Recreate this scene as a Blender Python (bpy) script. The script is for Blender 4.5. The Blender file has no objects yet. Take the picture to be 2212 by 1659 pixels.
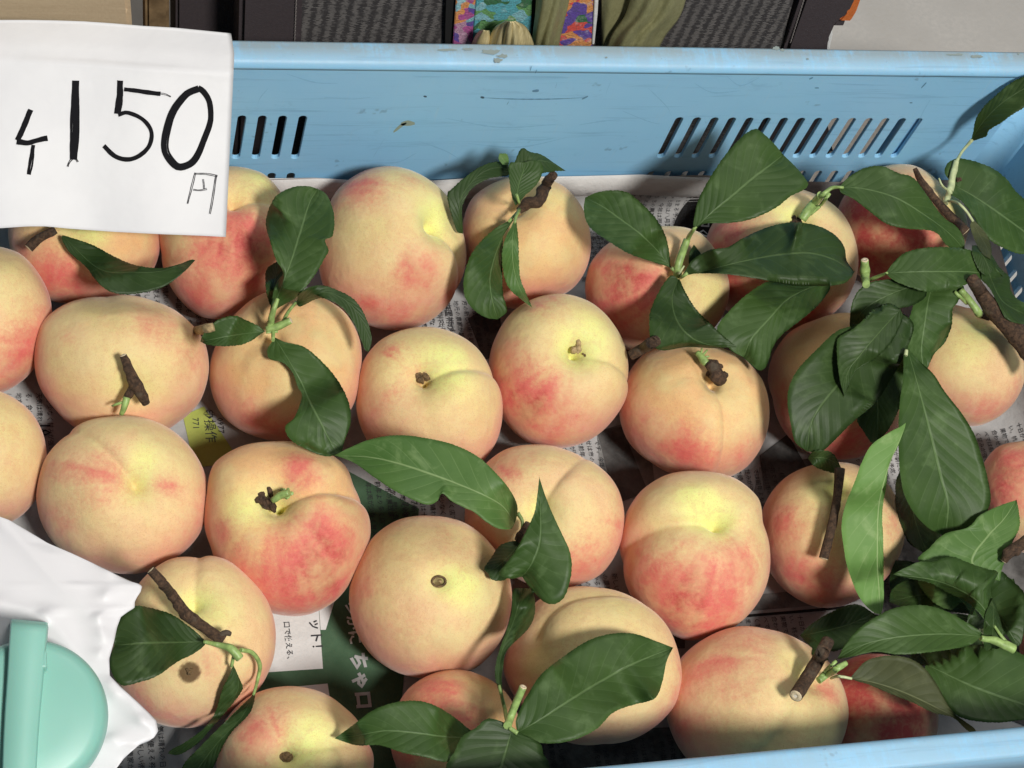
import bpy, bmesh, math, random
import numpy as np
from mathutils import Vector
from mathutils.bvhtree import BVHTree
random.seed(7); rng = np.random.RandomState(7)
SC = bpy.context.scene
COL = SC.collection

# ------------------------------------------------------------------ camera
FPX = 4000.0; PW, PH = 2212.0, 1659.0
ZR = 0.165            # height of the crate rim above the ground
ZF = 0.017            # top of the crate floor
NADIR = np.array([80 - PW/2, 3000 - PH/2, FPX]); NADIR /= np.linalg.norm(NADIR)
UPC = -NADIR
XC = np.array([13900.0, -414.0, FPX]); XC -= XC.dot(UPC)*UPC; XC /= np.linalg.norm(XC)
YC = np.cross(UPC, XC)
M = np.stack([XC, YC, UPC])            # camera (right, down, forward) -> world
CP = np.array([0.0, 0.0, 0.80 + ZR])
def ray(x, y): return M @ np.array([x - PW/2, y - PH/2, FPX])
def onz(x, y, z):
    r = ray(x, y); return CP + r*((z - CP[2])/r[2])
def ony(x, y, Y):
    r = ray(x, y); return CP + r*((Y - CP[1])/r[1])
def rays(P):
    P = np.asarray(P, float)
    return np.stack([P[:, 0]-PW/2, P[:, 1]-PH/2, np.full(len(P), FPX)], 1) @ M.T
cam = bpy.data.cameras.new('camera'); co = bpy.data.objects.new('camera', cam); COL.objects.link(co)
cam.sensor_width = 36.0; cam.lens = FPX*36.0/PW
from mathutils import Matrix
rot = Matrix([[M[i][0], -M[i][1], -M[i][2]] for i in range(3)])
co.matrix_world = Matrix.Translation(Vector(CP)) @ rot.to_4x4()
cam.clip_start = 0.05; cam.clip_end = 100
SC.camera = co
# ------------------------------------------------------------------ world and lamps
w = bpy.data.worlds.new('World'); SC.world = w; w.use_nodes = True
bg = w.node_tree.nodes['Background']; bg.inputs[0].default_value = (0.90, 0.93, 1.0, 1); bg.inputs[1].default_value = 0.125
def area(name, loc, target, size, power, col):
    l = bpy.data.lights.new(name, 'AREA'); l.shape = 'DISK'; l.size = size; l.energy = power; l.color = col
    o = bpy.data.objects.new(name, l); COL.objects.link(o)
    o.location = loc; d = Vector(target) - Vector(loc); o.rotation_euler = d.to_track_quat('-Z', 'Y').to_euler()
    return o
TG = (0.33, 0.42, 0.1)
area('stall_lamp', (0.33 + 0.27, 0.42 - 1.22, 0.1 + 2.0), TG, 0.40, 60, (1.0, 0.965, 0.91))
area('added_fill_lamp', (1.0, 1.5, 2.1), TG, 1.0, 13, (1.0, 0.97, 0.93))  # unseen fill lamp, added to brighten the ground behind the crate
SC.view_settings.view_transform = 'Standard'; SC.view_settings.look = 'None'
SC.view_settings.exposure = 0.0; SC.view_settings.gamma = 1.0
SC.render.engine = 'CYCLES'
SC.cycles.max_bounces = 7; SC.cycles.use_denoising = True

# ------------------------------------------------------------------ helpers
def tag(o, label=None, cat=None, group=None, kind=None):
    if label: o['label'] = label
    if cat: o['category'] = cat
    if group: o['group'] = group
    if kind: o['kind'] = kind
    return o
def empty(name, loc):
    o = bpy.data.objects.new(name, None); COL.objects.link(o); o.location = Vector(loc); o.empty_display_size = 0.01
    return o
def mkmesh(name, V, F, mat, parent=None, smooth=True, loc=None, attrs=None, uv=None):
    V = np.asarray(V, float)
    if loc is None: loc = V.mean(0)
    base = np.asarray(loc, float)
    me = bpy.data.meshes.new(name)
    me.from_pydata((V - base).tolist(), [], [tuple(f) for f in F]); me.update()
    if smooth: me.polygons.foreach_set('use_smooth', [True]*len(me.polygons))
    if attrs:
        for k, a in attrs.items():
            at = me.attributes.new(k, 'FLOAT', 'POINT'); at.data.foreach_set('value', np.asarray(a, np.float32))
    if uv is not None:
        ul = me.uv_layers.new(name='UVMap')
        li = np.empty(len(me.loops), np.int32); me.loops.foreach_get('vertex_index', li)
        ul.data.foreach_set('uv', np.asarray(uv, np.float32)[li].ravel())
    if mat: me.materials.append(mat)
    o = bpy.data.objects.new(name, me); COL.objects.link(o)
    if parent is not None:
        o.parent = parent; o.location = Vector(base) - world_loc(parent)
    else: o.location = Vector(base)
    return o
def world_loc(o):
    v = Vector((0, 0, 0))
    while o is not None: v = v + o.location; o = o.parent
    return v
def bm_obj(name, bm, mat, parent=None, smooth=False):
    """bmesh given in world coordinates"""
    me = bpy.data.meshes.new(name); bm.to_mesh(me); bm.free()
    if smooth: me.polygons.foreach_set('use_smooth', [True]*len(me.polygons))
    if mat: me.materials.append(mat)
    o = bpy.data.objects.new(name, me); COL.objects.link(o)
    if parent is not None: o.parent = parent; o.location = -world_loc(parent)
    return o
def resample(P, n, smooth=True):
    """Catmull-Rom through P, n points evenly by arc length"""
    P = np.asarray(P, float)
    if len(P) < 3 or not smooth: Q = P
    else:
        E = np.vstack([2*P[0]-P[1], P, 2*P[-1]-P[-2]]); out = []
        for i in range(len(P)-1):
            a, b, c, d = E[i:i+4]
            for t in np.linspace(0, 1, 12, endpoint=False):
                out.append(0.5*((2*b) + (c-a)*t + (2*a-5*b+4*c-d)*t*t + (3*b-a-3*c+d)*t**3))
        out.append(P[-1]); Q = np.array(out)
    s = np.r_[0, np.cumsum(np.linalg.norm(np.diff(Q[:, :2], axis=0), axis=1))]
    u = np.linspace(0, s[-1], n)
    return np.stack([np.interp(u, s, Q[:, k]) for k in range(Q.shape[1])], 1)

# ------------------------------------------------------------------ materials
def newmat(name):
    m = bpy.data.materials.new(name); m.use_nodes = True; nt = m.node_tree
    return m, nt, nt.nodes['Principled BSDF']
class G:
    def __init__(s, nt): s.nt = nt
    def n(s, t, **kw):
        x = s.nt.nodes.new(t)
        for k, v in kw.items(): setattr(x, k, v)
        return x
    def l(s, a, b): s.nt.links.new(a, b)
    def val(s, sock, v):
        if hasattr(v, 'links') or isinstance(v, bpy.types.NodeSocket): s.l(v, sock)
        else: sock.default_value = v
    def math(s, op, a, b=0.0, clamp=False):
        x = s.n('ShaderNodeMath', operation=op); x.use_clamp = clamp
        s.val(x.inputs[0], a); s.val(x.inputs[1], b); return x.outputs[0]
    def mix(s, fac, a, b, mode='MIX'):
        x = s.n('ShaderNodeMix', data_type='RGBA', blend_type=mode)
        s.val(x.inputs[0], fac)
        for i, v in ((6, a), (7, b)):
            if isinstance(v, tuple): x.inputs[i].default_value = (*v, 1) if len(v) == 3 else v
            else: s.l(v, x.inputs[i])
        return x.outputs[2]
    def noise(s, vec, scale, detail=3, rough=0.5, dist=0.0):
        x = s.n('ShaderNodeTexNoise'); x.inputs['Scale'].default_value = scale
        x.inputs['Detail'].default_value = detail; x.inputs['Roughness'].default_value = rough
        x.inputs['Distortion'].default_value = dist
        if vec is not None: s.l(vec, x.inputs['Vector'])
        return x.outputs['Fac']
    def obj(s):
        tc = s.n('ShaderNodeTexCoord'); return tc.outputs['Object']
    def objr(s, k=7.0):
        oi = s.n('ShaderNodeObjectInfo'); m = s.math('MULTIPLY', oi.outputs['Random'], k)
        a = s.n('ShaderNodeVectorMath', operation='ADD'); s.l(s.obj(), a.inputs[0]); s.l(m, a.inputs[1]); return a.outputs[0]
    def attr(s, name):
        a = s.n('ShaderNodeAttribute'); a.attribute_name = name; return a.outputs['Fac']
    def ramp(s, fac, lo, hi):
        x = s.n('ShaderNodeMapRange'); x.interpolation_type = 'SMOOTHSTEP'
        s.l(fac, x.inputs[0]); x.inputs[1].default_value = lo; x.inputs[2].default_value = hi; return x.outputs[0]
    def bump(s, h, strength, dist, bsdf, prev=None):
        x = s.n('ShaderNodeBump'); x.inputs['Strength'].default_value = strength; x.inputs['Distance'].default_value = dist
        s.l(h, x.inputs['Height'])
        if prev is not None: s.l(prev, x.inputs['Normal'])
        s.l(x.outputs[0], bsdf.inputs['Normal']); return x.outputs[0]
    def scl(s, vec, v):
        x = s.n('ShaderNodeVectorMath', operation='MULTIPLY'); s.l(vec, x.inputs[0]); x.inputs[1].default_value = v; return x.outputs[0]

def peach_mat(name, base, base2):
    m, nt, b = newmat(name); g = G(nt); v = g.objr()
    big = g.noise(v, 22, 4, .55); mid = g.noise(g.scl(v, (1, 1, .55)), 85, 5, .62, .5); fine = g.noise(v, 520, 4, .7); spk = g.noise(v, 1500, 2, .7)
    col = g.mix(g.ramp(big, .35, .65), base, base2)
    # yellow-green around the stem
    yg = g.math('ADD', g.attr('yg'), g.math('MULTIPLY', g.math('SUBTRACT', mid, .5), .35))
    col = g.mix(g.ramp(yg, .12, .95), col, (0.78, 0.79, 0.28))
    pk = g.math('ADD', g.attr('pink'), g.math('MULTIPLY', g.math('SUBTRACT', mid, .5), .5))  # pink tint also holds the painted shade of the limb
    pk = g.math('ADD', pk, g.math('MULTIPLY', g.math('SUBTRACT', big, .5), .9))
    col = g.mix(g.math('MULTIPLY', g.ramp(pk, .0, .95), .85), col, (0.70, 0.31, 0.245))
    # red blush, ragged edge, mottled and speckled
    bl = g.math('ADD', g.attr('blush'), g.math('MULTIPLY', g.math('SUBTRACT', mid, .5), .60))
    bl = g.math('ADD', bl, g.math('MULTIPLY', g.math('SUBTRACT', fine, .5), .90))
    bl = g.math('ADD', bl, g.math('MULTIPLY', g.math('SUBTRACT', big, .5), .55))
    f = g.ramp(bl, .0, .98)
    col = g.mix(g.math('MULTIPLY', f, .93), col, (0.67, 0.14, 0.125))
    col = g.mix(g.math('MULTIPLY', g.ramp(bl, .85, 1.5), .80), col, (0.42, 0.045, 0.045))
    sp = g.math('MULTIPLY', g.ramp(spk, .54, .68), .30)
    col = g.mix(sp, col, (0.45, 0.17, 0.07))
    col = g.mix(g.math('MULTIPLY', g.ramp(g.noise(v, 130, 5, .72, .6), .42, .66), .32), col, (0.66, 0.37, 0.20))
    col = g.mix(g.math('MULTIPLY', g.ramp(g.noise(v, 44, 4, .62), .42, .68), .36), col, (0.74, 0.68, 0.33))
    br = g.attr('brown')
    col = g.mix(g.math('MULTIPLY', g.ramp(g.math('ADD', br, g.math('MULTIPLY', g.math('SUBTRACT', fine, .5), .5)), .3, .8), .92), col, (0.10, 0.055, 0.02))
    g.l(col, b.inputs['Base Color'])
    b.inputs['Roughness'].default_value = .62
    b.inputs['Specular IOR Level'].default_value = .22
    b.inputs['Sheen Weight'].default_value = .30; b.inputs['Sheen Roughness'].default_value = .38
    b.inputs['Sheen Tint'].default_value = (1, .88, .86, 1)
    b.inputs['Subsurface Weight'].default_value = .10
    b.inputs['Subsurface Radius'].default_value = (1, .45, .2); b.inputs['Subsurface Scale'].default_value = .004
    n0 = g.bump(big, .7, .0045, b); n1 = g.bump(mid, .3, .0014, b, n0); g.bump(spk, .5, .0003, b, n1)
    return m
PM = [peach_mat('peach_skin_cream', (0.79, 0.55, 0.295), (0.75, 0.60, 0.28)),
      peach_mat('peach_skin_orange', (0.80, 0.485, 0.225), (0.77, 0.55, 0.25)),
      peach_mat('peach_skin_yellow', (0.74, 0.615, 0.275), (0.77, 0.56, 0.285))]

def leaf_mat(name, c1, c2, vein, veinamt, rough=.5):
    m, nt, b = newmat(name); g = G(nt)
    uvn = g.n('ShaderNodeTexCoord').outputs['UV']; sep = g.n('ShaderNodeSeparateXYZ'); g.l(uvn, sep.inputs[0])
    u, s = sep.outputs[0], sep.outputs[1]                  # u along (0..1), s across (0..1, rib at .5)
    a = g.math('MULTIPLY', g.math('ABSOLUTE', g.math('SUBTRACT', s, .5)), 2.0)
    v = g.objr(); big = g.noise(v, 30, 4, .6); fine = g.noise(v, 500, 3, .6)
    col = g.mix(g.ramp(big, .3, .7), c1, c2)
    col = g.mix(g.math('MULTIPLY', g.ramp(g.noise(v, 75, 4, .6, .5), .5, .75), .35), col, vein)
    wob = g.math('MULTIPLY', g.math('SUBTRACT', g.noise(v, 60, 2, .5), .5), .06)
    ph = g.math('ADD', g.math('SUBTRACT', g.math('MULTIPLY', u, 11.0), g.math('MULTIPLY', g.math('POWER', a, .8), 2.6)), wob)
    ph = g.math('ADD', ph, g.math('MULTIPLY', g.math('GREATER_THAN', s, .5), .45))
    fr = g.math('ABSOLUTE', g.math('SUBTRACT', g.math('FRACT', ph), .5))
    side = g.math('MULTIPLY', g.math('SUBTRACT', 1.0, g.ramp(fr, .0, .055)), g.math('SUBTRACT', 1.0, g.ramp(a, .55, .95)))
    rib = g.math('SUBTRACT', 1.0, g.ramp(a, .012, .045))
    col = g.mix(g.math('MULTIPLY', side, veinamt*.30), col, vein)
    col = g.mix(g.math('MULTIPLY', g.ramp(fine, .66, .76), .10), col, vein)
    col = g.mix(g.math('MULTIPLY', rib, veinamt*.9), col, vein)
    g.l(col, b.inputs['Base Color'])
    b.inputs['Roughness'].default_value = rough; b.inputs['Specular IOR Level'].default_value = .32
    quilt = g.math('SUBTRACT', g.math('MINIMUM', fr, .35), g.math('MULTIPLY', rib, .5))
    n1 = g.bump(quilt, .42, .0010, b); g.bump(fine, .15, .0004, b, n1)
    # a little light passes through
    tr = g.n('ShaderNodeBsdfTranslucent'); g.l(g.mix(.5, col, (0.12, 0.25, 0.02)), tr.inputs[0])
    ms = g.n('ShaderNodeMixShader'); ms.inputs[0].default_value = .16
    out = nt.nodes['Material Output']; g.l(b.outputs[0], ms.inputs[1]); g.l(tr.outputs[0], ms.inputs[2]); g.l(ms.outputs[0], out.inputs[0])
    return m
LM = {'d': leaf_mat('leaf_dark_green', (0.023, 0.050, 0.011), (0.034, 0.068, 0.016), (0.12, 0.19, 0.07), .60),
      'm': leaf_mat('leaf_mid_green', (0.033, 0.073, 0.015), (0.050, 0.100, 0.022), (0.16, 0.25, 0.10), .62),
      'l': leaf_mat('leaf_pale_underside', (0.125, 0.255, 0.060), (0.165, 0.305, 0.085), (0.40, 0.52, 0.24), .75, .6),
      'g': leaf_mat('leaf_light_green', (0.065, 0.145, 0.032), (0.095, 0.185, 0.045), (0.30, 0.42, 0.18), .7, .5),
      'o': leaf_mat('leaf_olive_underside', (0.050, 0.062, 0.022), (0.070, 0.080, 0.030), (0.18, 0.20, 0.09), .6, .6)}
def bark():
    m, nt, b = newmat('twig_bark'); g = G(nt); v = g.objr(); n = g.noise(v, 420, 6, .75, .6); n2 = g.noise(v, 90, 3, .6)
    col = g.mix(g.ramp(n, .35, .7), (0.030, 0.016, 0.009), (0.13, 0.072, 0.038)); col = g.mix(g.ramp(n2, .55, .7), col, (0.10, 0.075, 0.05))
    g.l(col, b.inputs['Base Color']); b.inputs['Roughness'].default_value = .8; g.bump(n, .9, .002, b); return m
BARK = bark()
def simple(name, col, rough=.5, var=.15, scale=200, bump=.2, col2=None):
    m, nt, b = newmat(name); g = G(nt); v = g.objr(); n = g.noise(v, scale, 4, .6)
    c2 = col2 or tuple(c*(1-var*2) for c in col)
    g.l(g.mix(g.ramp(n, .3, .7), c2, col), b.inputs['Base Color']); b.inputs['Roughness'].default_value = rough
    g.bump(n, bump, .0006, b); return m
STEMG = simple('green_shoot', (0.33, 0.48, 0.15), .45, .2, 260, .3)
STEMP = simple('pale_shoot', (0.55, 0.62, 0.33), .5, .15, 260, .3)
CUT = simple('cut_wood', (0.78, 0.64, 0.42), .7, .2, 900, .3)
PITH = simple('cut_pith', (0.88, 0.80, 0.66), .7, .1, 900, .3)
DRY = simple('dry_stem_scar', (0.20, 0.12, 0.05), .8, .35, 600, .8)
TAN = simple('dry_tan_stem', (0.50, 0.36, 0.18), .8, .25, 500, .6)
# ------------------------------------------------------------------ ground
def box_bm(bm, lo, hi, bev=0.0):
    r = bmesh.ops.create_cube(bm, size=1.0); vs = r['verts']
    for v in vs:
        v.co = Vector([(lo[i]+hi[i])/2 + v.co[i]*(hi[i]-lo[i]) for i in range(3)])
    if bev:
        es = list({e for v in vs for e in v.link_edges})
        bmesh.ops.bevel(bm, geom=es, offset=bev, segments=2, affect='EDGES', profile=.5)
GM, nt, b = newmat('painted_concrete'); g = G(nt); v = g.obj(); n = g.noise(v, 14, 6, .7); n2 = g.noise(v, 260, 4, .6)
g.l(g.mix(g.ramp(n2, .3, .7), g.mix(g.ramp(n, .3, .7), (0.36, 0.345, 0.32), (0.43, 0.415, 0.39)), (0.38, 0.37, 0.35)), b.inputs['Base Color'])
b.inputs['Roughness'].default_value = .75; g.bump(n2, .3, .001, b)
o = mkmesh('ground', [(-30, -30, 0), (30, -30, 0), (30, 30, 0), (-30, 30, 0)], [(0, 1, 2, 3)], GM, smooth=False, loc=(0, 0, 0))
tag(o, kind='structure')

# ------------------------------------------------------------------ crate
YB = onz(1150, 143, ZR)[1]      # inner face of the back wall at the rim
YF = onz(1474, 1634, ZR)[1]     # inner face of the front wall
XR = 0.624; XL = -0.075
CM, nt, b = newmat('blue_crate_plastic'); g = G(nt); v = g.obj()
n = g.noise(v, 9, 4, .6); n2 = g.noise(v, 120, 5, .7); n3 = g.noise(g.scl(v, (12, 260, 260)), 1.0, 4, .7, .4); n4 = g.noise(g.scl(v, (420, 30, 30)), 1.0, 3, .7)
col = g.mix(g.ramp(n, .3, .7), (0.255, 0.535, 0.785), (0.285, 0.565, 0.805))
col = g.mix(g.math('MULTIPLY', g.ramp(n3, .53, .70), .30), col, (0.10, 0.25, 0.42))
col = g.mix(g.math('MULTIPLY', g.ramp(n4, .58, .75), .16), col, (0.42, 0.56, 0.68))
sx = g.n('ShaderNodeSeparateXYZ'); g.l(v, sx.inputs[0])
spots = g.math('MULTIPLY', g.ramp(g.noise(v, 55, 3, .75), .66, .72), .45)
g_scuff = g.math('MULTIPLY', g.ramp(g.noise(g.scl(v, (30, 200, 60)), 1.0, 6, .8, 1.5), .56, .74), .35)
col = g.mix(g_scuff, col, (0.17, 0.36, 0.55))
col = g.mix(spots, col, (0.12, 0.22, 0.32))
# rubbed greyish dirt on the flange
top = g.ramp(sx.outputs[2], ZR - .004, ZR - .0005)
dirt = g.math('MULTIPLY', top, g.ramp(g.math('ADD', g.noise(v, 30, 5, .75), g.math('MULTIPLY', n4, .3)), .38, .72))
dirt = g.math('MULTIPLY', dirt, g.math('ADD', .45, g.math('MULTIPLY', g.ramp(sx.outputs[1], YB+.003, YB+.012), .55)))
col = g.mix(g.math('MULTIPLY', dirt, .75), col, (0.30, 0.34, 0.335))
blot = g.math('MULTIPLY', top, g.ramp(g.noise(v, 75, 5, .8), .64, .73))
col = g.mix(g.math('MULTIPLY', blot, .7), col, (0.13, 0.13, 0.10))
g.l(col, b.inputs['Base Color']); rr = g.n('ShaderNodeMapRange'); g.l(n2, rr.inputs[0]); rr.inputs[3].default_value = .40; rr.inputs[4].default_value = .6
g.l(rr.outputs[0], b.inputs['Roughness']); b.inputs['Subsurface Weight'].default_value = .06; b.inputs['Subsurface Scale'].default_value = .003
nb = g.bump(n3, .12, .0006, b); g.bump(n2, .10, .0004, b, nb)
crate = empty('fruit_crate', ((XL+XR)/2, (YB+YF)/2, 0))
tag(crate, 'light blue plastic fruit crate with slotted walls, lined with newspaper and full of peaches', 'crate')
# slots measured on the back wall: (centre x, z0, z1, width)
def slot_x(px, py): return ony(px, py, YB)[0]
sl = []
SZ = [(ZR-.0905, ZR-.0475), (ZR-.1475, ZR-.1045)]
rx0, rx1 = slot_x(1448, 297), slot_x(1959, 297)
lx = slot_x(646, 295); lp = lx - slot_x(603, 295)
for k in range(15):
    x = rx0 + (rx1-rx0)*k/14
    for z0, z1 in SZ: sl.append((x, z0, z1, .0058))
for k in range(15):
    x = lx - lp*k
    if x > XL + .02:
        for z0, z1 in SZ: sl.append((x, z0, z1, .0056))
def wall_panel(length, z0, z1, slots, thick, name):
    """upright panel in its own x-z plane with real rounded slots; returns verts (x, depth, z), faces"""
    cu = bpy.data.curves.new(name, 'CURVE'); cu.dimensions = '2D'; cu.fill_mode = 'BOTH'; cu.extrude = thick/2 - .0005; cu.bevel_depth = .0005; cu.bevel_resolution = 1
    def poly(pts):
        sp = cu.splines.new('POLY'); sp.points.add(len(pts)-1); sp.use_cyclic_u = True
        for p, q in zip(sp.points, pts): p.co = (q[0], q[1], 0, 1)
    poly([(0, z0), (length, z0), (length, z1), (0, z1)])
    for (x, a, c, wd) in slots:
        r = wd/2; pts = []
        for t in np.linspace(0, math.pi, 7): pts.append((x + r*math.cos(t), c - r + r*math.sin(t)))
        for t in np.linspace(math.pi, 2*math.pi, 7): pts.append((x + r*math.cos(t), a + r + r*math.sin(t)))
        poly(pts[::-1])
    ob = bpy.data.objects.new(name, cu); COL.objects.link(ob)
    dg = bpy.context.evaluated_depsgraph_get(); me = bpy.data.meshes.new_from_object(ob.evaluated_get(dg))
    V = np.array([(q.co.x, q.co.z, q.co.y) for q in me.vertices]); F = [tuple(p.vertices) for p in me.polygons]
    bpy.data.objects.remove(ob); bpy.data.curves.remove(cu); bpy.data.meshes.remove(me)
    return V, F
RC = .013; TW = .003
ZT = ZR - .0057
# back
L = (XR-RC)-(XL+RC)
V, F = wall_panel(L, .006, ZT, [(x-(XL+RC), a, c, wd) for x, a, c, wd in sl], TW, 'wall_panel')
V = np.stack([V[:, 0]+XL+RC, V[:, 1]+YB+TW/2, V[:, 2]], 1); mkmesh('wall_panel', V, [f[::-1] for f in F], CM, crate, smooth=False, loc=(0, 0, 0))
# front
V, F = wall_panel(L, .006, ZT, [], TW, 'wall_panel')
V = np.stack([V[:, 0]+XL+RC, V[:, 1]+YF-TW/2, V[:, 2]], 1); mkmesh('wall_panel', V, F, CM, crate, smooth=False, loc=(0, 0, 0))
# sides
Ls = (YB-RC)-(YF+RC); ss = [(.03+.012*k, a, c, .0054) for k in range(int((Ls-.06)/.012)+1) if not (.13 < .03+.012*k < .21) for a, c in SZ]
V, F = wall_panel(Ls, .006, ZT, ss, TW, 'wall_panel')
for xx, sgn in ((XR, 1), (XL, -1)):
    V2 = np.stack([np.full(len(V), xx)+sgn*TW/2 + V[:, 1], V[:, 0]+YF+RC, V[:, 2]], 1); mkmesh('wall_panel', V2, F, CM, crate, smooth=False, loc=(0, 0, 0))
# rounded corners
def ringpts(off, n=10):
    """rounded rectangle at distance off outside the inner wall face"""
    r = RC + off; P = []
    for cx, cy, a0 in ((XR-RC, YB-RC, 0), (XL+RC, YB-RC, 90), (XL+RC, YF+RC, 180), (XR-RC, YF+RC, 270)):
        for t in np.linspace(0, 90, n): a = math.radians(a0+t); P.append((cx+r*math.cos(a), cy+r*math.sin(a)))
    return P
for c in range(4):
    P0 = ringpts(0)[c*10:(c+1)*10]; P1 = ringpts(TW)[c*10:(c+1)*10]; V = []; F = []
    for (a, q) in zip(P0, P1): V += [(a[0], a[1], .006), (a[0], a[1], ZT), (q[0], q[1], ZT), (q[0], q[1], .006)]
    for i in range(9):
        k = 4*i
        for j in range(4): F.append((k+j, k+(j+1) % 4, k+4+(j+1) % 4, k+4+j))
    mkmesh('corner', V, F, CM, crate, loc=(0, 0, 0))
# rim flange: profile (offset outward, z)
prof = [(-.00005, ZR-.0058), (.0001, ZR-.0040), (.0008, ZR-.0023), (.0020, ZR-.0009), (.0036, ZR-.0002), (.0050, ZR), (.0135, ZR+.0003), (.0150, ZR-.0004), (.0154, ZR-.0020), (.0154, ZR-.030), (.0134, ZR-.030), (.0134, ZR-.004), (.0034, ZR-.0045), (.0031, ZR-.0058)]
V = []; F = []; npf = len(prof)
rings = [ringpts(p[0]) for p in prof]; nr = len(rings[0])
# subdivide long sides so that the flange can sag a little
for i in range(nr):
    for k in range(npf): V.append((*rings[k][i], prof[k][1]))
for i in range(nr):
    for k in range(npf): F.append((i*npf+k, i*npf+(k+1) % npf, ((i+1) % nr)*npf+(k+1) % npf, ((i+1) % nr)*npf+k))
mkmesh('rim', V, F, CM, crate, loc=(0, 0, 0))
bm = bmesh.new(); box_bm(bm, (XL-.001, YF-.001, .004), (XR+.001, YB+.001, ZF-.002), .002); bm_obj('base', bm, CM, crate)
for xr in (XL+.03, slot_x(690, 295), slot_x(1050, 295), slot_x(1400, 295), XR-.03):
    bm = bmesh.new(); box_bm(bm, (xr-.0015, YB+TW, .006), (xr+.0015, YB+.013, ZR-.006), .0005); bm_obj('outer_rib', bm, CM, crate)
bm = bmesh.new(); box_bm(bm, (slot_x(1959, 297)-.004, YB+.0045, .006), (slot_x(1959, 297)+.016, YB+.0125, ZR-.035), .0005); bm_obj('outer_rib', bm, CM, crate)

# scratches, scuffs and tape residue on the inside of the back wall
def flatmat(name, c, rough=.6):
    m, nt, b = newmat(name); b.inputs['Base Color'].default_value = (*c, 1); b.inputs['Roughness'].default_value = rough; return m
SCR = flatmat('scratch_blue', (0.10, 0.24, 0.38)); SCR2 = flatmat('scratch_faint', (0.225, 0.475, 0.70)); RES = flatmat('tape_residue', (0.26, 0.33, 0.27)); SPK = flatmat('dark_speck', (0.05, 0.10, 0.15)); GRM = flatmat('grime', (0.24, 0.29, 0.28), .9)
def wmark(mat, pts, wd, jag=0):
    V, F = [], []
    P = np.array(pts, float); n = max(4, int(np.linalg.norm(np.diff(P, axis=0), axis=1).sum()/6)+2)
    Q = resample(P, n); k0 = len(V)
    for i in range(n):
        w = wd*.5*(math.sin(math.pi*(i+.6)/(n+.2))**.6)*(1+jag*rng.uniform(-.5, .5)); a = ony(Q[i, 0], Q[i, 1]-w, YB-.00008); b_ = ony(Q[i, 0], Q[i, 1]+w, YB-.00008); V += [a, b_]
    for i in range(n-1): a = k0+2*i; F.append((a, a+1, a+3, a+2))
    mkmesh('scuff_mark', V, F, mat, crate, smooth=False)
wmark(SCR, [(1041, 211), (1110, 214), (1190, 214), (1262, 211)], 2.2, .6); wmark(SCR, [(1257, 214), (1270, 208)], 4); wmark(SPK, [(1038, 210), (1046, 211)], 5); wmark(SPK, [(915, 208), (922, 209)], 4)
wmark(RES, [(850, 285), (866, 272), (878, 266)], 8, .3); wmark(RES, [(866, 268), (880, 266), (896, 267)], 11, .2)
for (x, y, l, a, w) in ((1150, 197, 14, -.1, 8), (1145, 153, 12, -1.2, 4), (1156, 158, 8, -1.1, 4), (1748, 171, 9, -.4, 5), (1760, 190, 9, 0, 4), (1965, 222, 6, 0, 4), (1990, 190, 16, -.8, 5), (1095, 226, 8, -1, 3), (1200, 190, 12, -1.3, 2)): wmark(SCR, [(x, y), (x+l*math.cos(a), y+l*math.sin(a))], w*.7, .3)
for (p0, p1, p2) in (((960, 255), (1080, 275), (1210, 268)), ((1010, 310), (1120, 318), (1230, 296)), ((905, 305), (960, 325), (990, 342)), ((1120, 300), (1160, 303), (1200, 298)), ((900, 330), (860, 350), (800, 352)), ((1250, 270), (1300, 262), (1340, 258)), ((620, 160), (680, 178), (730, 180)), ((1400, 190), (1440, 230), (1450, 250)), ((1345, 240), (1400, 262), (1425, 268)), ((830, 300), (815, 325), (806, 340)), ((1500, 180), (1540, 200), (1600, 196)), ((1570, 165), (1600, 185), (1640, 168)), ((1320, 175), (1310, 200), (1308, 220)), ((2010, 215), (1995, 240), (1985, 262)), ((700, 210), (760, 214), (800, 210)), ((580, 190), (560, 215), (556, 240))): wmark(SCR2, [p0, p1, p2], 2.6, .8)
# grime blotches on the flange
for (x, y, rx, ry) in ((1060, 112, 22, 6), (1075, 130, 11, 6), (1085, 121, 14, 5), (1676, 104, 10, 4), (1690, 108, 6, 3), (965, 108, 26, 3), (1010, 106, 14, 3), (2065, 118, 22, 3), (2110, 122, 16, 4), (1745, 127, 3, 2), (2200, 116, 3, 2), (1310, 124, 3, 2)):
    c0 = onz(x, y, ZR+.00055); k0 = 0; F = []; V = [c0]
    for k in range(16):
        t = 2*math.pi*k/16; q = onz(x+rx*math.cos(t)*rng.uniform(.6, 1.1), y+ry*math.sin(t)*rng.uniform(.5, 1.2), ZR+.00055); V.append(q)
    for k in range(16): F.append((k0, k0+1+k, k0+1+(k+1) % 16))
    mkmesh('grime_spot', V, F, GRM, crate, smooth=False)

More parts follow.
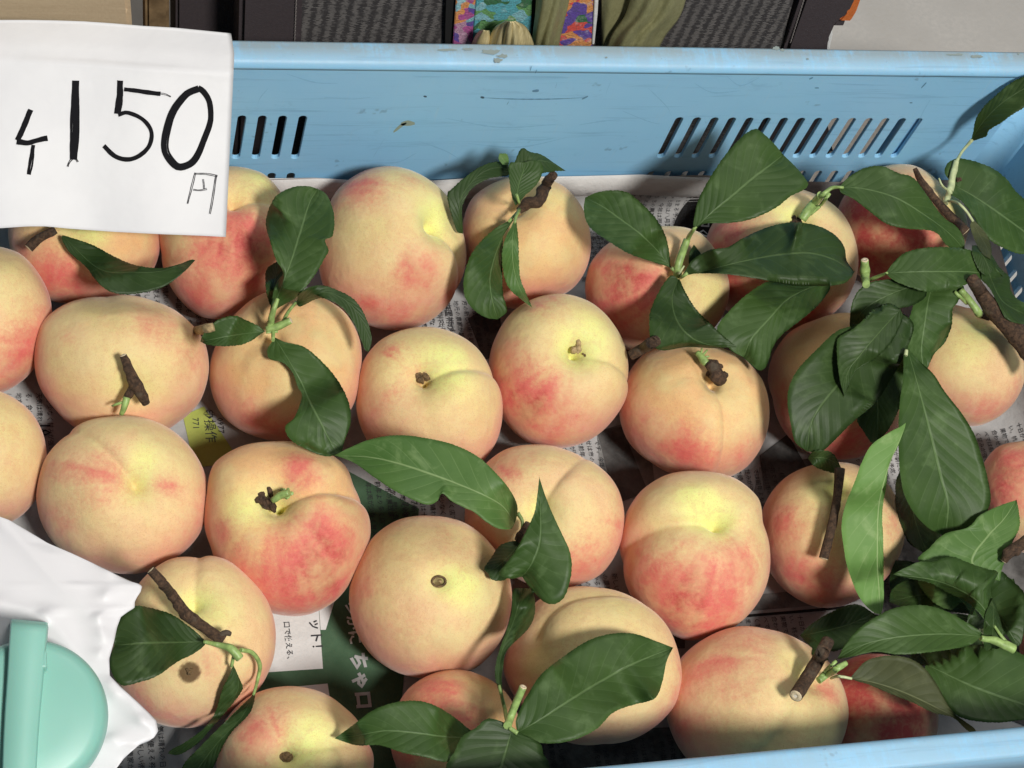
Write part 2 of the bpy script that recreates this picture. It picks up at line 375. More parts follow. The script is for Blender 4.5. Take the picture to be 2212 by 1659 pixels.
# ------------------------------------------------------------------ newspaper lining
def nscale(x, y):
    return (.0007*math.sin(23*x+3*math.sin(17*y)) + .0006*math.sin(41*y+2*math.sin(29*x)+1) + .0005*math.sin(71*x+53*y))
def paper_map(u, v):
    """u, v: flat sheet coordinates = world x, y on the floor; beyond the wall foot the sheet turns up"""
    z = ZF + .0022 + nscale(u, v)
    def bend(s, lim, r):
        s0 = lim - r
        if s <= s0: return s, 0.0
        a = (s-s0)/r
        if a < math.pi/2: return s0 + r*math.sin(a), r*(1-math.cos(a))
        return lim, r + (s - s0 - r*math.pi/2)
    x, zx = bend(u, XR-.006, .030); y, zy = bend(v, YB-.0035, .016)
    k = .0016*math.sin(31*u+.6)*min(1, zy/.02)
    return x - .0, y - abs(k), z + max(zx, zy) + .25*min(zx, zy)
ZE = ZR - .1055                        # height of the paper's upper edge on the back wall
vmax = YB-.0035 + (ZE-ZF-.002) - .016 + (math.pi/2-1)*.016 + .0
V = []; uvs = []; F = []; nx, ny = 190, 130
us = np.linspace(XL+.004, XR-.006+.028, nx); vs = np.linspace(YF+.004, vmax, ny)
for j in range(ny):
    for i in range(nx):
        e = 0
        if j == ny-1: e = .0016*math.sin(us[i]*19+.5)+.0008*math.sin(us[i]*47)
        # the sheet is short of the edge on the right
        if us[i] > .44 and j > ny-12: e -= .004*(j-(ny-12))/11*min(1, (us[i]-.44)/.03)
        V.append(paper_map(us[i], vs[j]+e)); uvs.append((us[i], vs[j]))
for j in range(ny-1):
    for i in range(nx-1): a = j*nx+i; F.append((a, a+1, a+nx+1, a+nx))
def paper_mat(name, c1, c2, rough=.85):
    m, nt, b = newmat(name); g = G(nt); v = g.obj(); n = g.noise(v, 35, 5, .65); f = g.noise(v, 900, 3, .6)
    col = g.mix(g.ramp(n, .3, .7), c1, c2); g.l(g.mix(g.math('MULTIPLY', g.ramp(f, .5, .8), .15), col, tuple(x*.7 for x in c1)), b.inputs['Base Color'])
    b.inputs['Roughness'].default_value = rough; b.inputs['Specular IOR Level'].default_value = .2
    n1 = g.bump(n, .5, .004, b); g.bump(f, .15, .0003, b, n1); return m
NEWS = paper_mat('newsprint', (0.40, 0.40, 0.40), (0.47, 0.47, 0.465)); PGREEN = paper_mat('green_print', (0.055, 0.110, 0.060), (0.080, 0.145, 0.085))
PBLACK = paper_mat('black_print', (0.018, 0.018, 0.018), (0.028, 0.027, 0.026)); PWHITE = paper_mat('white_print_box', (0.66, 0.66, 0.65), (0.72, 0.72, 0.71))
PYEL = paper_mat('yellow_green_print', (0.40, 0.46, 0.10), (0.46, 0.50, 0.13)); INK = paper_mat('print_ink', (0.035, 0.035, 0.04), (0.06, 0.06, 0.065)); PGREY = paper_mat('grey_photo_print', (0.10, 0.10, 0.10), (0.30, 0.30, 0.29))
news = mkmesh('newspaper', V, F, NEWS, loc=((XL+XR)/2, (YB+YF)/2, ZF), uv=uvs)
tag(news, 'printed Japanese newspaper sheet lining the crate under the peaches, folded up its walls', 'newspaper')
# second sheet laid along the back wall: the pale folded band above the print
V = []; F = []; n1 = 120
for i in range(n1):
    u = XL+.01 + (XR-.20-XL)*i/(n1-1)
    for k, (dz, dy) in enumerate(((.0012, .0002), (0, -.0016), (-.008, -.0024), (-.0165, -.0030), (-.0175, -.0012))):
        a = paper_map(u, vmax + .0)
        V.append((u, a[1] + dy - .0008*math.sin(u*33), ZE + dz + .0014*math.sin(us[0]+u*19+.5)))
for i in range(n1-1):
    for k in range(4): a = i*5+k; F.append((a, a+5, a+6, a+1))
FOLDM = paper_mat('newsprint_margin', (0.60, 0.595, 0.585), (0.66, 0.655, 0.64)); mkmesh('folded_edge', V, F, FOLDM, news)
def patch(name, quad, mat, lift=.00035, n=14, m=14):
    """print or painted-shade area given by four photo points on the floor (in order)"""
    Q = [onz(x, y, ZF+.002) for x, y in quad]; V = []; F = []
    for j in range(m+1):
        for i in range(n+1):
            s, t = i/n, j/m; p = (1-s)*(1-t)*Q[0]+s*(1-t)*Q[1]+s*t*Q[2]+(1-s)*t*Q[3]
            q = paper_map(p[0], p[1]); V.append((q[0], q[1]-(lift if q[2] > ZF+.02 else 0), q[2]+lift))
    for j in range(m):
        for i in range(n): a = j*(n+1)+i; F.append((a, a+1, a+n+2, a+n+1))
    return mkmesh(name, V, F, mat, news)
def text(name, body, px, py, size, mat=None, rot=-90, lift=.0007, off=0.0, world=None, vert=False):
    cu = bpy.data.curves.new(name, 'FONT'); cu.body = body; cu.size = size; cu.resolution_u = 1; cu.offset = off; cu.space_line = 1.0
    ob = bpy.data.objects.new(name, cu); COL.objects.link(ob)
    dg = bpy.context.evaluated_depsgraph_get(); me = bpy.data.meshes.new_from_object(ob.evaluated_get(dg))
    P = onz(px, py, ZF+.002) if world is None else np.array(world)
    a = math.radians(rot); V = []
    for q in me.vertices:
        x = P[0]+q.co.x*math.cos(a)-q.co.y*math.sin(a); y = P[1]+q.co.x*math.sin(a)+q.co.y*math.cos(a)
        r = paper_map(x, y); V.append((r[0], r[1]-(lift if r[2] > ZF+.02 else 0), r[2]+lift))
    F = [tuple(p.vertices) for p in me.polygons]
    bpy.data.objects.remove(ob); bpy.data.curves.remove(cu); bpy.data.meshes.remove(me)
    if not F: return None
    return mkmesh(name, V, F, mat or INK, news, smooth=False)
SENT = ['この中の品は地元の農家が', '朝に収穫した果物です。今', '年は雨が少なく甘みが強い', '中国地方の新しい術を取り', '事が多い。桃の出荷は八月', '国の調べでは前年より多く', '店で使える券を配る。会は', '十日から始まる予定。問い', '合わせは市の農政課へ電話', 'まで続く。天気は晴れの日']
def block(px, py, cols, rows, size=.0037, step=.0054, seed=0):
    P = onz(px, py, ZF+.002); body = []
    for r in range(rows):
        s = ''.join(SENT[(seed*3+r*7+k) % 10] for k in range(3)); k0 = (seed*5+r*3) % 9; body.append(s[k0:k0+cols])
    for r, s in enumerate(body):
        text('print_text', s, 0, 0, size, world=(P[0]-r*step, P[1], 0))
# coloured print areas, and dark patches that paint shade in the gaps
patch('green_print_area', [(520, 1500), (720, 1000), (905, 1100), (850, 1700)], PGREEN, .0003, 24, 24)
patch('green_print_area', [(520, 1500), (850, 1640), (880, 1760), (460, 1760)], PGREEN, .0003, 12, 12)
patch('white_print_box', [(560, 1320), (686, 1290), (697, 1446), (560, 1456)], PWHITE, .0006)
patch('white_print_box', [(686, 1275), (730, 1275), (703, 1362), (692, 1362)], PWHITE, .0006, 6, 6)
patch('white_print_box', [(640, 1485), (707, 1478), (720, 1560), (640, 1570)], PWHITE, .0006, 6, 6)
patch('yellow_print_area', [(395, 900), (440, 880), (520, 1000), (420, 1010)], PYEL, .0005)
patch('black_print_area', [(1478, 398), (1560, 398), (1545, 540), (1440, 540)], PBLACK, .0005, 10, 16)
patch('grey_photo_print', [(1290, 930), (1400, 900), (1420, 1090), (1300, 1060)], PGREY, .0004, 10, 10)
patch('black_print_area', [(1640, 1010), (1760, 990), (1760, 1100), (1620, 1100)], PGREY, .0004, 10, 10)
PDARK = paper_mat('dark_print_and_shade', (0.045, 0.042, 0.040), (0.17, 0.165, 0.16))  # dark tone for print and for shade painted in gaps
patch('dark_print_and_shade', [(1290, 930), (1345, 920), (1400, 1060), (1330, 1090)], PDARK, .0005, 8, 8)
patch('dark_print_and_shade', [(1640, 985), (1700, 940), (1740, 1010), (1650, 1060)], PDARK, .0006, 8, 8)
patch('dark_print_and_shade', [(1120, 1580), (1480, 1570), (1480, 1690), (1120, 1690)], PDARK, .00045, 12, 8)  # shade of the front wall, painted on the paper
patch('dark_print_and_shade', [(1900, 1120), (2300, 1120), (2300, 1600), (1880, 1440)], PDARK, .00045, 16, 16)  # shade under the leaf cluster, put into the paper's colour
patch('dark_print_and_shade', [(1010, 690), (1075, 650), (1090, 760), (1045, 780)], PDARK, .00045, 8, 8)  # gap between the back fruits, its shade painted dark
patch('dark_print_and_shade', [(1370, 1320), (1480, 1340), (1480, 1400), (1400, 1400)], PDARK, .00045, 8, 8)  # gap near the front, darkened by colour in place of shade
patch('printed_rule', [(1560, 1335), (1850, 1308), (1850, 1314), (1560, 1341)], PBLACK, .0006, 8, 1)
patch('grey_photo_print', [(1600, 1290), (1860, 1262), (1850, 1300), (1560, 1328)], PGREY, .0004, 10, 4)
# readable words
text('print_text', 'ット！', 668, 1338, .0072, off=.00012, lift=.0009)
text('print_text', '口で使える、', 612, 1345, .0040, off=.00005, lift=.0009)
text('print_text', 'ちゃロ', 757, 1411, .0108, mat=NEWS, off=.00045, lift=.0009)
text('print_text', 'らかに', 745, 1300, .0085, mat=PWHITE, off=.0002, lift=.0009)
text('print_text', 'この中の', 1494, 399, .0115, mat=PWHITE, off=.00008, lift=.0011, rot=-96)
text('print_text', '中国術が', 958, 655, .0052, lift=.0008)
text('print_text', '事（Ｆ、', 940, 662, .0046)
text('print_text', '10、', 85, 915, .0085, off=.0001)
text('print_text', '08-18 80', 60, 925, .0046)
text('print_text', '㊞操作', 440, 885, .0072, lift=.001)
text('print_text', '0977', 468, 905, .005, lift=.001)
text('print_text', '771', 415, 905, .005, lift=.001)
text('print_text', '06 7070', 880, 1040, .0055)
text('print_text', '80－7080', 862, 1048, .0055)
for (px, py, c, r, sd) in ((1470, 412, 26, 14, 1), (1290, 500, 10, 5, 2), (1035, 650, 14, 9, 3), (922, 660, 12, 5, 4), (960, 1040, 12, 7, 5), (830, 1040, 9, 3, 6), (1285, 950, 10, 7, 7), (1680, 1010, 14, 12, 8), (2190, 930, 12, 8, 9), (1200, 1590, 8, 10, 1), (1500, 1580, 8, 12, 2), (340, 1570, 8, 8, 3), (100, 850, 12, 6, 4), (1950, 1200, 10, 6, 5), (480, 640, 8, 6, 6), (1400, 1340, 9, 6, 8), (1720, 1330, 8, 8, 9), (1950, 930, 12, 8, 2), (350, 600, 7, 5, 3), (1320, 1240, 8, 5, 1)):
    block(px, py, c, r, seed=sd)
# ------------------------------------------------------------------ peaches
bm = bmesh.new(); bmesh.ops.create_icosphere(bm, subdivisions=6, radius=1.0); bm.verts.ensure_lookup_table()
SD = np.array([v.co[:] for v in bm.verts]); SD /= np.linalg.norm(SD, axis=1)[:, None]
SF = [tuple(v.index for v in f.verts) for f in bm.faces]; bm.free()
def pdir(c, r, x, y):
    """point of the fruit seen at photo position x, y -> unit direction (right, down, toward the viewer)"""
    a, b = (x-c[0])/r, (y-c[1])/r; q = a*a+b*b
    if q > .96: k = math.sqrt(.96/q); a *= k; b *= k; q = .96
    return np.array([a, b, math.sqrt(1-q)])
def sm(x, a, b):
    t = np.clip((x-a)/(b-a), 0, 1); return t*t*(3-2*t)
SURF = []       # (verts, faces) of everything leaves must lie on
def peach(c, r, pts, cav=None, sut=None, blobs=(), mat=0, label='', group=None, parts=False, z=None, lob=.05):
    # local frame: right, down, toward the viewer, seen along the ray to the centre
    rc = ray(*c); fwd = rc/np.linalg.norm(rc); rt = M @ np.array([1., 0, 0]); rt -= rt.dot(fwd)*fwd; rt /= np.linalg.norm(rt); dn = np.cross(fwd, rt)
    B = np.stack([rt, dn, -fwd])          # rows
    D = SD @ B.T                           # world direction -> local coordinates
    az = np.arctan2(D[:, 1], D[:, 0]); s2 = D[:, 0]**2+D[:, 1]**2
    pa = np.array([math.atan2(y-c[1], x-c[0]) for x, y in pts]); pr = np.array([math.hypot(x-c[0], y-c[1]) for x, y in pts])
    o = np.argsort(pa); pa, pr = list(pa[o]), list(pr[o])
    A = []; Rr = []
    n = len(pa)
    for i in range(n):
        A.append(pa[i]); Rr.append(pr[i]); nx = pa[(i+1) % n]+(2*math.pi if i == n-1 else 0)
        gap = nx-pa[i]
        if gap > 1.15:                     # unseen stretch: fall back to the mean radius
            k = int(gap/.5)
            for q in range(1, k):
                t = q/k; A.append(pa[i]+gap*t); e = (1-abs(2*t-1))
                Rr.append((pr[i]*(1-t)+pr[(i+1) % n]*t)*(1-e)+r*e)
    A = np.array(A); Rr = np.array(Rr); A3 = np.r_[A-2*math.pi, A, A+2*math.pi]; R3 = np.r_[Rr, Rr, Rr]
    gx = np.linspace(-math.pi, math.pi, 361); gr = np.interp(gx, A3, R3)
    ker = np.hanning(15); ker /= ker.sum(); gr = np.convolve(np.r_[gr[-19:-1], gr, gr[1:19]], ker, 'same')[18:-18]
    rs = np.interp(az, gx, gr)
    w2 = sm(s2, 0, 1)
    R = r*(1-w2)+rs*w2
    R *= 1 - .04*np.clip(-D[:, 2], 0, 1)
    yg = np.zeros(len(R)); bl = np.zeros(len(R)); br = np.zeros(len(R))
    disp = np.zeros(len(R))
    if cav:
        q = pdir(c, r, cav[0], cav[1]); dep, wd = cav[2], cav[3]
        ct = np.clip(D @ q, -1, 1); th = np.arccos(ct)
        disp -= dep*1.35*np.exp(-(th/(wd*1.25))**1.7) + dep*.55*np.exp(-(th/.12)**2)
        yg += (.75 if len(cav) < 5 else cav[4])*np.exp(-(th/(wd*1.35))**2)
        # radial streaks of blush leaving the cavity
        if sut:
            t = pdir(c, r, sut[0], sut[1]); sdp = 1.0*(sut[2] if len(sut) > 2 else .05); swd = sut[3] if len(sut) > 3 else .075
            swd *= .8; nn = np.cross(q, t); nn /= np.linalg.norm(nn); dist = D @ nn; tp = np.cross(nn, q); al = D @ tp
            side = sm(al, -.12, .12)
            ex = math.exp(0)
            fade = side*(1-.75*sm(th, 1.0, 2.6))
            disp -= sdp*np.exp(-np.abs(dist/swd)**1.25)*fade
            lob *= .85
            disp += lob*np.exp(-((np.abs(dist)-.34)/.26)**2)*fade*sm(th, .15, .7)*.6
            disp += lob*.8*np.tanh(dist/.10)*np.exp(-(dist/.40)**2)*fade*sm(th, .1, .5)
    rr = random.Random(int(abs(c[0])*7+abs(c[1])))
    for k in range(5):
        a = np.array([rr.gauss(0, 1) for _ in range(3)]); a /= np.linalg.norm(a)
        disp += rr.uniform(-.014, .014)*np.cos((D @ a)*rr.uniform(2.5, 5)+rr.uniform(0, 6))
    R = R*(1+disp*(1-.45*w2**2))
    for bdef in blobs:
        x, y, rad, kind, st = bdef; p = pdir(c, r, x, y); d = np.arccos(np.clip(D @ p, -1, 1))*r
        e = np.exp(-(d/(rad*1.15))**2.0)*st*1.15
        if kind == 'r': bl = np.maximum(bl, e)+.25*np.minimum(bl, e)
        elif kind == 'g': yg += e
        elif kind == 'n': bl -= e; 
        else: br = np.maximum(br, np.exp(-(d/rad)**4)*st)
    pink = .95*sm(-(SD[:, 2]), -.88, .05) + .30*np.clip(bl, 0, 1)          # rosier shoulders and sides, with their shade painted in
    # streaks that run from the stem over the cheeks
    q_ = pdir(c, r, cav[0], cav[1]) if cav else np.array([rr.gauss(0, 1), rr.gauss(0, 1), .6]); q_ = q_/np.linalg.norm(q_)
    e1 = np.cross(q_, [0.3, .2, .9]); e1 /= np.linalg.norm(e1); e2 = np.cross(q_, e1); az_ = np.arctan2(D @ e2, D @ e1); thq = np.arccos(np.clip(D @ q_, -1, 1))
    sk = sum(math.pow(k, -.35)*np.sin(k*az_+rr.uniform(0, 6)+1.2*np.sin(thq*rr.uniform(1, 3)+k)) for k in (7, 11, 16, 23, 31, 43)); sk /= 1.2
    bl = bl + .16*sk*np.clip(bl*1.6+.15, 0, 1)*sm(thq, .12, .5)
    # unseen undersides get their own blush
    a = np.array([rr.gauss(0, 1), rr.gauss(0, 1), -1.2]); a /= np.linalg.norm(a); bl = np.maximum(bl, .8*np.exp(-((1-D @ a)/.5)**2))
    # depth: the fruit rests on the newspaper
    vz = rc[2]; zmin = (SD[:, 2]*R).min()/r       # in units of r (negative)
    z0 = ZF+.0026 if z is None else ZF+.0026+z
    # CP.z + rc.z*t = z0 - zmin*S, S = world radius = r*t
    t = (z0-CP[2])/(rc[2] + zmin*r)
    P = CP + rc*t; S = r*t
    V = P + SD*(R/r*S)[:, None]
    SURF.append((V, SF))
    at = {'blush': bl, 'yg': np.clip(yg, 0, 1.3), 'brown': br, 'pink': np.clip(pink, 0, 1.2)}
    base = (P[0], P[1], V[:, 2].min())
    if parts:
        root = empty('peach', base); tag(root, label, 'peach', group); mkmesh('fruit', V, SF, PM[mat], root, loc=P, attrs=at)
    else:
        root = mkmesh('peach', V, SF, PM[mat], None, loc=P, attrs=at); tag(root, label, 'peach', group)
    root['_c'] = 0; del root['_c']
    return root
GP = 'peaches in the blue crate'
def PE(*a, **k): return peach(*a, group=GP, **k)
P1 = PE((-58, 690), 165, [(105, 650), (97, 740), (62, 810), (8, 850), (78, 590), (40, 548), (-5, 533)], blobs=[(60, 770, 95, 'r', .75), (20, 590, 70, 'g', .35), (90, 620, 40, 'r', .3)], mat=0, label='upper of the two peaches cut by the left edge, red toward its lower side')
P2 = PE((-55, 988), 152, [(95, 975), (88, 1050), (45, 1115), (62, 890), (8, 850)], blobs=[(60, 1060, 60, 'g', .4), (30, 950, 70, 'r', .2)], mat=2, label='yellowish peach cut by the left edge just above the white tissue paper')
P3 = PE((185, 515), 158, [(24, 500), (55, 600), (100, 645), (150, 655), (230, 650), (343, 520), (325, 590)], cav=(160, 470, .14, .3), blobs=[(125, 610, 75, 'r', .75), (210, 520, 40, 'g', .4)], mat=1, parts=True, label='peach half hidden by the price tag, with a cut twig and one long drooping leaf')
P4 = PE((480, 528), 160, [(348, 545), (365, 615), (398, 658), (432, 684), (470, 690), (515, 682), (570, 650), (605, 600), (618, 440), (570, 375), (520, 360)], cav=(505, 428, .15, .26, .6), sut=(600, 450, .09, .09), blobs=[(490, 510, 85, 'r', 1.0), (540, 560, 60, 'r', 1.05), (430, 640, 60, 'r', .7), (570, 400, 55, 'g', .7), (380, 560, 35, 'r', .2)], mat=0, label='bright red blushed peach beside the lower right corner of the price tag', lob=.08)
P6 = PE((266, 785), 172, [(82, 775), (95, 700), (140, 660), (230, 641), (330, 650), (400, 690), (440, 740), (450, 800), (430, 870), (380, 915), (120, 880), (90, 830)], cav=(290, 850, .07, .30, .25), blobs=[(330, 690, 60, 'r', .4), (165, 725, 28, 'r', .35), (400, 760, 60, 'r', .25), (260, 740, 130, 'g', .22), (120, 850, 40, 'r', .3)], mat=2, parts=True, label='large pale yellow peach with a short brown twig lying on it')
P7 = PE((616, 792), 160, [(453, 800), (470, 740), (520, 670), (590, 628), (680, 636), (745, 675), (778, 740), (776, 810), (750, 900), (700, 945), (640, 955), (560, 945), (485, 900)], cav=(585, 715, .14, .26, .2), sut=(735, 880, .12, .09), blobs=[(560, 900, 60, 'r', .5), (640, 920, 60, 'r', .4), (470, 830, 30, 'r', .3), (600, 840, 60, 'n', .2)], mat=1, parts=True, label='orange peach under a leafy sprig, a deep crease between its two lobes', lob=.09)
P8 = PE((265, 1073), 172, [(82, 1075), (100, 990), (150, 935), (230, 906), (330, 910), (400, 955), (440, 1020), (448, 1080), (430, 1150), (380, 1205), (300, 1240), (220, 1230), (130, 1180)], cav=(300, 1048, .15, .27, .55), sut=(200, 955, .06, .08), blobs=[(215, 1030, 55, 'r', .55), (150, 1010, 50, 'r', .35), (360, 1050, 28, 'r', .45), (315, 985, 40, 'g', .5), (400, 1130, 60, 'r', .3), (130, 1120, 50, 'r', .3)], mat=0, label='large peach with a bare stem hollow, just above the white tissue paper', lob=.05)
P9 = PE((618, 1138), 178, [(447, 1060), (460, 1000), (520, 960), (590, 950), (680, 965), (745, 1010), (760, 1050), (790, 1110), (795, 1165), (770, 1240), (725, 1300), (660, 1328), (580, 1320), (510, 1270), (460, 1180)], cav=(590, 1078, .27, .27, .75), sut=(755, 1065, .10, .09), blobs=[(690, 1230, 105, 'r', 1.15), (560, 1240, 70, 'r', .6), (650, 1015, 42, 'r', .75), (480, 1150, 30, 'r', .55), (690, 1130, 35, 'r', .8), (510, 1105, 50, 'g', .5)], mat=1, parts=True, label='deep red peach with a dark crumbly stem in a yellow hollow, left of centre', lob=.07)
P10 = PE((850, 540), 165, [(690, 570), (700, 480), (730, 410), (790, 372), (850, 364), (920, 385), (965, 420), (988, 470), (1008, 540), (995, 610), (950, 670), (890, 708), (830, 712), (760, 685), (705, 630)], cav=(948, 478, .22, .24, .9), sut=(985, 540, .07, .08), blobs=[(780, 415, 55, 'r', .62), (900, 580, 42, 'r', .75), (800, 655, 24, 'r', .7), (860, 690, 70, 'r', .5), (980, 620, 40, 'r', .5), (945, 455, 40, 'g', .5), (880, 400, 30, 'r', .35)], mat=2, label='largest peach in the back row, touching the newspaper fold, yellow hollow at its right', lob=.05)
P11 = PE((925, 862), 158, [(768, 860), (780, 790), (820, 735), (880, 708), (930, 704), (990, 722), (1045, 770), (1075, 830), (1085, 890), (1075, 950), (1040, 1000), (850, 1000), (790, 950)], cav=(908, 812, .25, .27, .3), sut=(1010, 795, .07, .09), blobs=[(965, 780, 55, 'g', .95), (900, 790, 34, 'r', .35), (850, 760, 30, 'r', .55), (855, 850, 40, 'r', .28), (800, 900, 40, 'r', .3), (1010, 900, 90, 'g', .25)], mat=2, parts=True, label='pale greenish peach with a brown stem stub deep in its hollow, at the centre left', lob=.07)
P12 = PE((1140, 530), 148, [(1000, 480), (1020, 430), (1080, 392), (1150, 382), (1215, 400), (1258, 445), (1277, 510), (1270, 570), (1240, 620), (1180, 650), (1030, 640), (1005, 570)], cav=(1112, 440, .15, .25, .2), sut=(1045, 600, .05, .1), blobs=[(1015, 560, 60, 'r', .45), (1210, 430, 60, 'g', .4), (1100, 660, 50, 'r', .6), (1040, 420, 40, 'r', .3)], mat=1, parts=True, label='back row peach with a knobbly brown twig and a dark leaf arching round it')
P13 = PE((1210, 800), 158, [(1056, 790), (1075, 720), (1110, 670), (1165, 640), (1220, 634), (1280, 655), (1325, 700), (1355, 770), (1358, 830), (1330, 895), (1280, 945), (1210, 967), (1140, 955), (1090, 910), (1062, 850)], cav=(1250, 752, .25, .27, .95), sut=(1350, 800, .06, .08), blobs=[(1150, 870, 72, 'r', .98), (1090, 810, 50, 'r', .8), (1175, 655, 42, 'r', .62), (1100, 770, 30, 'r', .6), (1290, 720, 60, 'g', .6), (1170, 930, 60, 'r', .5)], mat=2, parts=True, label='central peach with a tan stem in a yellow-green hollow and red lower left cheek', z=.004)
P14 = PE((1420, 625), 150, [(1264, 620), (1275, 570), (1310, 530), (1370, 505), (1440, 490), (1510, 502), (1550, 550), (1574, 620), (1560, 680), (1530, 720), (1300, 700), (1272, 665)], cav=(1463, 600, .14, .25, .3), blobs=[(1350, 600, 95, 'r', .95), (1380, 560, 60, 'r', .9), (1300, 660, 60, 'r', .6), (1530, 620, 50, 'n', .6), (1540, 640, 60, 'g', .5), (1480, 530, 50, 'n', .5)], mat=0, parts=True, label='dark red peach whose green shoot carries several big leaves, near the back wall')
P15 = PE((1685, 550), 160, [(1520, 560), (1535, 490), (1600, 430), (1680, 405), (1760, 420), (1815, 460), (1843, 520), (1848, 590), (1825, 650), (1780, 690), (1600, 690)], cav=(1735, 470, .13, .24, .6), sut=(1690, 700, .03, .1), blobs=[(1570, 540, 70, 'r', .9), (1640, 640, 90, 'r', .8), (1720, 660, 60, 'r', .7), (1690, 445, 50, 'g', .4), (1800, 560, 50, 'n', .3)], mat=0, parts=True, label='peach under three overlapping leaves with a thick green shoot, in the back row')
P16 = PE((1945, 490), 138, [(1812, 450), (1830, 415), (2030, 400), (2066, 425), (2084, 470), (2087, 515), (2060, 560), (1830, 560)], blobs=[(1900, 490, 95, 'r', 1.7), (1870, 440, 70, 'r', 1.6), (1930, 560, 80, 'r', 1.6), (2075, 470, 40, 'n', 1.2), (2060, 440, 30, 'n', 1.0), (2060, 450, 40, 'g', .7)], mat=0, label='dark wine-red peach in shade at the back right, behind the leaves')  # blush deepened to paint the shade it lies in
P17 = PE((2078, 785), 140, [(1940, 790), (1975, 690), (2040, 655), (2085, 665), (2125, 675), (2170, 700), (2205, 770), (2210, 820), (2180, 880), (2110, 922), (2040, 905)], cav=(2122, 690, .10, .25, .7), blobs=[(2120, 890, 60, 'r', .45), (2190, 830, 40, 'r', .3), (2090, 760, 60, 'g', .45)], mat=0, parts=True, label='pale yellow peach at the right wall with a thick brown branch across its top')
P18 = PE((1500, 890), 157, [(1337, 890), (1350, 820), (1390, 765), (1450, 745), (1530, 747), (1600, 770), (1645, 820), (1660, 890), (1650, 950), (1615, 1005), (1570, 1032), (1490, 1028), (1410, 1000), (1355, 950)], cav=(1548, 812, .17, .25, .3), sut=(1560, 980, .06, .09), blobs=[(1480, 970, 60, 'r', .75), (1380, 930, 50, 'r', .35), (1440, 1010, 50, 'r', .5), (1600, 980, 50, 'r', .3), (1610, 830, 40, 'n', .4)], mat=1, parts=True, label='smooth orange peach with a green-tipped dark stem at its top, right of centre', lob=.07)
P19 = PE((1808, 838), 152, [(1831, 676), (1760, 690), (1707, 715), (1668, 775), (1660, 820), (1671, 860), (1687, 920), (1737, 975), (1790, 992), (1850, 988)], blobs=[(1845, 960, 60, 'r', 1.1), (1690, 900, 60, 'r', .6), (1740, 730, 60, 'n', .1)], mat=1, label='peach almost covered by the drooping leaf cluster, a pink patch showing below it')
P20 = PE((1182, 1115), 165, [(1005, 1130), (1040, 1010), (1090, 970), (1150, 959), (1220, 970), (1290, 1010), (1335, 1060), (1350, 1120), (1335, 1190), (1300, 1240), (1250, 1264), (1100, 1240)], cav=(1160, 1100, .14, .25, .7), sut=(1235, 1005, .05, .08), blobs=[(1100, 1020, 40, 'r', .55), (1260, 1210, 70, 'r', .5), (1330, 1120, 50, 'r', .4), (1110, 1000, 50, 'r', .4)], mat=0, parts=True, label='peach at the centre behind the upright pointed leaf')
P21 = PE((1503, 1198), 166, [(1343, 1200), (1352, 1120), (1385, 1060), (1440, 1025), (1510, 1018), (1590, 1035), (1640, 1080), (1645, 1130), (1662, 1200), (1655, 1260), (1620, 1320), (1560, 1365), (1480, 1382), (1420, 1350), (1360, 1280)], cav=(1560, 1122, .18, .26, .9), sut=(1420, 1140, .11, .10), blobs=[(1500, 1310, 100, 'r', 1.05), (1600, 1220, 60, 'r', .75), (1400, 1240, 60, 'r', .6), (1500, 1090, 50, 'g', .7), (1500, 1230, 60, 'r', .5)], mat=0, label='big peach with a red lower half and a curved crease, right of the central leaf', lob=.10, z=.004)
P22 = PE((1797, 1158), 156, [(1643, 1150), (1655, 1090), (1700, 1030), (1760, 1003), (1830, 1000), (1900, 1030), (1940, 1090), (1952, 1150), (1935, 1210), (1880, 1275), (1830, 1305), (1770, 1315), (1700, 1280), (1655, 1215)], cav=(1815, 1045, .16, .26, .5), blobs=[(1690, 1140, 50, 'r', .55), (1740, 1250, 65, 'r', .75), (1930, 1130, 40, 'r', .4), (1790, 1060, 50, 'g', .5), (1860, 1280, 50, 'r', .5)], mat=0, parts=True, label='peach with a straight brown twig and a long pale leaf over its right side')
P23 = PE((2225, 1075), 125, [(2112, 1040), (2116, 1100), (2130, 1000), (2160, 965), (2200, 955), (2150, 1165)], blobs=[(2180, 1040, 90, 'r', .85), (2180, 1000, 50, 'r', .7), (2190, 1150, 40, 'n', .5)], mat=0, parts=True, label='pink-red peach cut by the right edge of the photo, below the curling newspaper')
P24 = PE((928, 1290), 172, [(756, 1300), (765, 1230), (800, 1170), (860, 1125), (930, 1116), (1000, 1130), (1060, 1180), (1100, 1250), (1104, 1320), (1085, 1380), (1030, 1440), (950, 1460), (870, 1455), (810, 1420), (770, 1360)], cav=(948, 1256, .06, .16, .3), blobs=[(1000, 1270, 50, 'g', .8), (900, 1190, 60, 'g', .25), (790, 1270, 35, 'r', .35), (900, 1340, 60, 'r', .2), (980, 1180, 60, 'r', .2), (948, 1256, 17, 'b', .75)], mat=0, parts=True, label='round peach with a small brown ring scar at its middle, below the centre')
P25 = PE((1285, 1442), 180, [(1088, 1440), (1110, 1380), (1160, 1300), (1220, 1270), (1290, 1268), (1360, 1285), (1420, 1330), (1462, 1400), (1475, 1460), (1460, 1520), (1400, 1575), (1300, 1600), (1130, 1530)], cav=(1150, 1380, .08, .3, .5), sut=(1265, 1290, .04, .1), blobs=[(1350, 1330, 90, 'g', .3), (1440, 1530, 60, 'r', .5), (1470, 1440, 40, 'r', .35)], mat=2, label='big pale yellow peach under the large dark leaf near the front')
